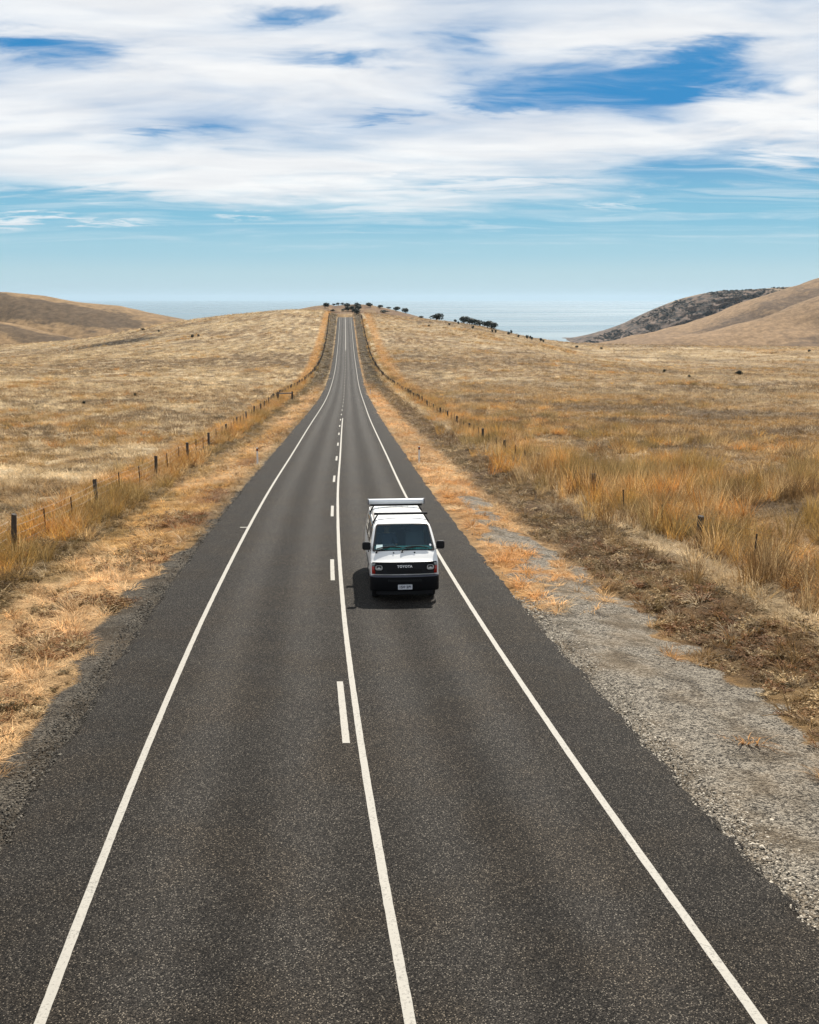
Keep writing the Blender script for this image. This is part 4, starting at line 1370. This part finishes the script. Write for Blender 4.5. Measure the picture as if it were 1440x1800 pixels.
def scatter(name, label, cat, meshes, mat, P, scale, rotz, tilt, tint, idx):
    """one countless cover of instanced tufts"""
    n = len(P)
    me = bpy.data.meshes.new(name)
    me.vertices.add(n); me.vertices.foreach_set('co', np.asarray(P, np.float32).reshape(-1))
    set_attr(me, 'scl', scale, 'FLOAT_VECTOR')
    set_attr(me, 'rot', np.stack([tilt[:, 0], tilt[:, 1], rotz], -1), 'FLOAT_VECTOR')
    set_attr(me, 'tint', tint, 'FLOAT_COLOR')
    set_attr(me, 'idx', idx, 'INT')
    o = link_mesh(name, me)
    tag(o, label, cat, kind='stuff')
    ng = bpy.data.node_groups.new(name + '_scatter', 'GeometryNodeTree')
    ng.interface.new_socket('Geometry', in_out='INPUT', socket_type='NodeSocketGeometry')
    ng.interface.new_socket('Geometry', in_out='OUTPUT', socket_type='NodeSocketGeometry')
    t = NT(ng)
    gi = t.new('NodeGroupInput'); go = t.new('NodeGroupOutput')
    mp = t.new('GeometryNodeMeshToPoints'); t.l.new(gi.outputs[0], mp.inputs[0])
    iop = t.new('GeometryNodeInstanceOnPoints'); t.l.new(mp.outputs[0], iop.inputs['Points'])
    j = t.new('GeometryNodeJoinGeometry')
    for k in range(len(meshes) - 1, -1, -1):
        m_ = meshes[k]
        if not m_.materials: m_.materials.append(mat)
        to = bpy.data.objects.new(name + '_tuft', m_)
        oi = t.new('GeometryNodeObjectInfo'); oi.inputs['Object'].default_value = to
        oi.inputs['As Instance'].default_value = True
        t.l.new(oi.outputs['Geometry'], j.inputs[0])
    t.l.new(j.outputs[0], iop.inputs['Instance'])
    iop.inputs['Pick Instance'].default_value = True
    def attr(nm, dt):
        a = t.new('GeometryNodeInputNamedAttribute'); a.data_type = dt; a.inputs[0].default_value = nm
        return a.outputs[0]
    t.l.new(attr('idx', 'INT'), iop.inputs['Instance Index'])
    t.l.new(attr('rot', 'FLOAT_VECTOR'), iop.inputs['Rotation'])
    t.l.new(attr('scl', 'FLOAT_VECTOR'), iop.inputs['Scale'])
    t.l.new(iop.outputs[0], go.inputs[0])
    md = o.modifiers.new('scatter', 'NODES'); md.node_group = ng
    return o

def sample_land(bands, seed):
    """points on the land inside (and a little beyond) the view: bands of (y0, y1, per square metre)"""
    r_ = np.random.default_rng(seed)
    xs, ys = [], []
    for (y0, y1, d) in bands:
        k = .43; pad = 5
        wmax = 2 * (k * y1 + pad)
        n = int(wmax * (y1 - y0) * d)
        y = r_.uniform(y0, y1, n); x = r_.uniform(-wmax / 2, wmax / 2, n)
        keep = np.abs(x) < k * y + pad
        xs.append(x[keep]); ys.append(y[keep])
    return np.concatenate(xs), np.concatenate(ys), r_

def build_cover():
    # -- dry straw over paddocks and verges
    x, y, r_ = sample_land([(6, 30, 7.5), (30, 60, 6.5), (60, 120, 4.2), (120, 230, 2.0), (230, 400, .75), (400, 700, .26)], 1)
    u = x - XC(y); g = lowered(x, y)
    dens = fbm(x / 3.1, y / 3.1, 201, 3)
    keep = (np.abs(u) > np.where(y < 22, 5.1, 4.8)) & (r_.uniform(size=len(x)) > g * .97) & (r_.uniform(size=len(x)) < .35 + 1.3 * dens)
    brown = (u > 7.4) & (u < 10.0) & (y < 60)
    keep &= ~(brown & (r_.uniform(size=len(x)) < .25))
    x, y, u = x[keep], y[keep], u[keep]
    n = len(x)
    sc = (.65 + .75 * r_.uniform(size=n) ** 1.5) * (1 + .9 * sstep(y, 40, 260) + .7 * sstep(y, 260, 600))
    verge = (np.abs(u) < 8.8)
    tus = vnoise(x / 1.25 + 2 * fbm(x / 9, y / 9, 41, 4), y / 1.6 - fbm(x / 9, y / 9, 41, 4), 77)
    hs = np.where(verge, .62, .45 + 1.3 * tus) * (.65 + .75 * fbm(x / 6, y / 6, 211, 3)) * (1 - .35 * sstep(y, 120, 400))
    swirl = fbm(x / 5, y / 5, 221, 2) * 12.0
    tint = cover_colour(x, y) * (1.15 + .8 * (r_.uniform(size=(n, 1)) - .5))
    tint = mixc(tint, PALE[None] * 1.1, (r_.uniform(size=n) < .14) * .6)
    lean = np.stack([.5 * np.cos(swirl), .5 * np.sin(swirl)], -1) * (.4 + r_.uniform(size=(n, 1)))
    M1 = mat_cover('dry_grass', .38)
    near = [blades(300 + k, 52, .17, .46, .015, 1.5, .55) for k in range(4)]
    mid = [blades(310 + k, 40, .24, .44, .022, 1.5, .6, seg=2) for k in range(4)]
    idx = r_.integers(0, 4, n) + np.where(y > 55, 4, 0)
    scatter('dry_grass', 'dry straw coloured grass over the paddocks and road verges', 'grass', near + mid, M1,
            np.stack([x, y, ground_z(x, y) - .02], -1), np.stack([sc, sc, sc * hs], -1), r_.uniform(0, 6.28, n), lean, tint, idx)
    # -- tall golden reeds along both fences and in stands
    x, y, r_ = sample_land([(12, 60, 5.5), (60, 130, 3.6), (130, 260, 1.5), (260, 560, .45)], 2)
    u = x - XC(y)
    nz = fbm(x / 4, y / 4, 231, 3); nb = fbm(x / 14 + 8, y / 20, 81, 3)
    fl = np.exp(-((u - (_ul(y) + .1)) / 1.2) ** 2) * (1 - .4 * sstep(y, 300, 500)) * sstep(nz, .30, .55)
    fr_ = np.exp(-((u - (_ur(y) + .9)) / 1.6) ** 2)
    near_r = sstep(u, 11, 13) * (1 - sstep(u, 20, 34)) * (1 - sstep(y, 60, 150)) * sstep(nz, .40, .62)
    stand = sstep(nb, .62, .74) * (np.abs(u) > 14) * np.where(u > 0, .5, .16)
    pr = np.maximum(np.maximum(fl, fr_), np.maximum(near_r * .9, stand)) * (.25 + 1.4 * nz)
    keep = (r_.uniform(size=len(x)) < pr) & (np.abs(u) > 8.7)
    x, y, u, nz = x[keep], y[keep], u[keep], nz[keep]
    n = len(x)
    sc = (.7 + .6 * r_.uniform(size=n)) * (1 + .5 * sstep(y, 60, 260))
    hs = (.25 + 1.25 * nz) * np.where(u < 0, .78, 1.22 - .5 * sstep(y, 60, 110)) * np.where(np.abs(u) > 16, .8, 1.0) * (.7 + .6 * r_.uniform(size=n))
    base = np.where((r_.uniform(size=n) < .55)[:, None], GOLD * 1.15, ORANGE)
    base = mixc(base, BROWN * 1.2, np.where(u > 0, .95, .45) * sstep(fbm(x / 2.6, y / 2.6, 291, 3) + .25 * (r_.uniform(size=n) - .5), .38, .56))
    base = mixc(base, STRAW * 1.25, .7 * (r_.uniform(size=n) < .40))
    base = mixc(base, OLIVE * 1.4, .6 * (fbm(x / 3, y / 3, 295, 2) > .56))
    tint = base * (1.0 + .5 * (r_.uniform(size=(n, 1)) - .5)) * 1.15
    ls = [blades(330 + k, 52, .24, 1.15, .016, .55, .20, seg=3) for k in range(4)] + [blades(340 + k, 44, .32, 1.1, .024, .6, .24, seg=2) for k in range(3)]
    idx = np.where(y < 55, r_.integers(0, 4, n), 4 + r_.integers(0, 3, n))
    lean = r_.normal(0, .12, (n, 2))
    scatter('golden_reeds', 'tall golden reeds and rank grass along the two fences', 'grass', ls, mat_cover('golden_reed', .42),
            np.stack([x, y, ground_z(x, y) - .02], -1), np.stack([sc, sc, sc * hs], -1), r_.uniform(0, 6.28, n), lean, tint, idx)
    # -- brown weeds and olive herbs
    x, y, r_ = sample_land([(8, 40, 15), (40, 90, 6), (90, 200, 2), (200, 420, .5)], 3)
    u = x - XC(y)
    nz = fbm(x / 2.0, y / 2.0, 241, 3); g = lowered(x, y)
    rb = sstep(u, 7.0, 8.0) * (1 - sstep(u, 9.4, 10.8)) * (.35 + 1.0 * sstep(nz, .35, .6))
    lb = (sstep(-u, 5.0, 5.5) * (1 - sstep(-u, 6.8, 8.0)) * sstep(nz, .48, .62) * (1 - .6 * sstep(y, 40, 70)) + sstep(-u, 8.0, 8.8) * (1 - sstep(-u, 9.6, 10.4)) * .8)
    pd = sstep(fbm(x / 11, y / 11, 251, 3), .58, .7) * (np.abs(u) > 11) * .35
    pr = np.maximum(np.maximum(rb, lb), pd) * (.3 + 1.2 * nz) * (1 - g * .96)
    keep = (r_.uniform(size=len(x)) < pr) & (np.abs(u) > 4.9)
    x, y, u, nz = x[keep], y[keep], u[keep], nz[keep]
    n = len(x)
    sc = (.45 + .8 * r_.uniform(size=n)) * (1 + .7 * sstep(y, 60, 260))
    rusty = (((-u > 4.9) & (-u < 7.6)) | ((u > 0) & (u < 10) & (y < 34))) & (r_.uniform(size=n) < .5)
    tint = mixc(np.where(rusty[:, None], RUST * 1.0, BROWN), OLIVE, r_.uniform(size=n) * np.where(rusty, .25, .75))
    tint = mixc(tint, STRAW, (r_.uniform(size=n) < .30) * .85) * (1.05 + .8 * (r_.uniform(size=(n, 1)) - .5))
    scatter('roadside_weeds', 'low brown and olive weeds on the road verges', 'weeds', [weed_mesh(360 + k) for k in range(5)], mat_cover('weed_leaf', .25),
            np.stack([x, y, ground_z(x, y) - .01], -1), np.stack([sc * 1.25, sc * 1.25, sc * (.25 + .5 * nz)], -1), r_.uniform(0, 6.28, n), r_.normal(0, .15, (n, 2)), tint, r_.integers(0, 5, n))
    # -- loose stones on the shoulders
    x, y, r_ = sample_land([(6, 16, 620), (16, 26, 420), (26, 48, 120)], 4)
    u = x - XC(y); g = lowered(x, y)
    nz = fbm(x / .7, y / .7, 261, 3)
    edge = np.exp(-((np.abs(u) - 4.75) / .28) ** 2)
    keep = (np.abs(u) > 4.42) & (r_.uniform(size=len(x)) < (g * .95 * sstep(nz, .18, .55) + edge * g * .7 + .008))
    x, y, u, g = x[keep], y[keep], u[keep], g[keep]
    n = len(x)
    s = .016 + .034 * r_.uniform(size=n) ** 2.4 + (r_.uniform(size=n) < .0012) * .05
    s = s * (1 + .5 * sstep(y, 14, 34))
    tone = r_.uniform(size=(n, 1)) ** 1.3
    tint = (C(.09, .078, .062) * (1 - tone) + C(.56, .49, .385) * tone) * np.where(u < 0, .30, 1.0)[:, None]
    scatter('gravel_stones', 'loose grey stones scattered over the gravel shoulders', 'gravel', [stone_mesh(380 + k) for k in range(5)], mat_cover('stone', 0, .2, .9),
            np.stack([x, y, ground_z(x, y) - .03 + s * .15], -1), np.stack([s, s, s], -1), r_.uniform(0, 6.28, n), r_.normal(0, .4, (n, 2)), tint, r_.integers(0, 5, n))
    # -- scrub on the headland
    X, Y, Z, V = CLG
    r_ = np.random.default_rng(9)
    m_ = (V < -.01) & (V > -.75) & (X < 860)
    ii = np.nonzero(m_.ravel())[0]
    ii = r_.choice(ii, 5200)
    P = np.stack([X.ravel()[ii], Y.ravel()[ii], Z.ravel()[ii]], -1) + r_.normal(0, 2.0, (len(ii), 3)) * (1, 1, .1)
    nz = fbm(P[:, 0] / 30, P[:, 2] / 18, 271, 3)
    P = P[r_.uniform(size=len(P)) < sstep(nz, .42, .6)]
    n = len(P)
    s = r_.uniform(2.2, 6.0, n)
    cm = crown_mesh(777, 140)
    scatter('headland_scrub', 'dark scrub clinging to the rocky headland', 'scrub', [cm, crown_mesh(778, 140)], mat_cover('scrub_leaf', 0, .3),
            P - np.array((0, 0, .8)), np.stack([s, s, s * .8], -1), r_.uniform(0, 6.28, n), np.zeros((n, 2)), np.tile(C(.018, .020, .015), (n, 1)) * r_.uniform(.6, 1.5, (n, 1)), r_.integers(0, 2, n))
build_cover()

# ------------------------------------------------------------------ sea haze
def build_haze():
    m = bpy.data.materials.new('sea_haze'); m.use_nodes = True
    t = NT(m.node_tree)
    t.n.remove(t.n['Principled BSDF'])
    pv = t.new('ShaderNodeVolumePrincipled')
    pv.inputs['Color'].default_value = (.50, .66, .78, 1)
    pv.inputs['Density'].default_value = HAZE
    pv.inputs['Anisotropy'].default_value = .2
    t.put(t.n['Material Output'].inputs['Volume'], pv.outputs[0])
    b = MB(); b.box(-64000, 64000, -64000, 64000, CZ - 320, CZ + 190)
    o = b.build('haze', m)
    tag(o, 'thin pale blue sea haze over the whole view', 'haze', kind='stuff')
HAZE = 2.8e-5
build_haze()
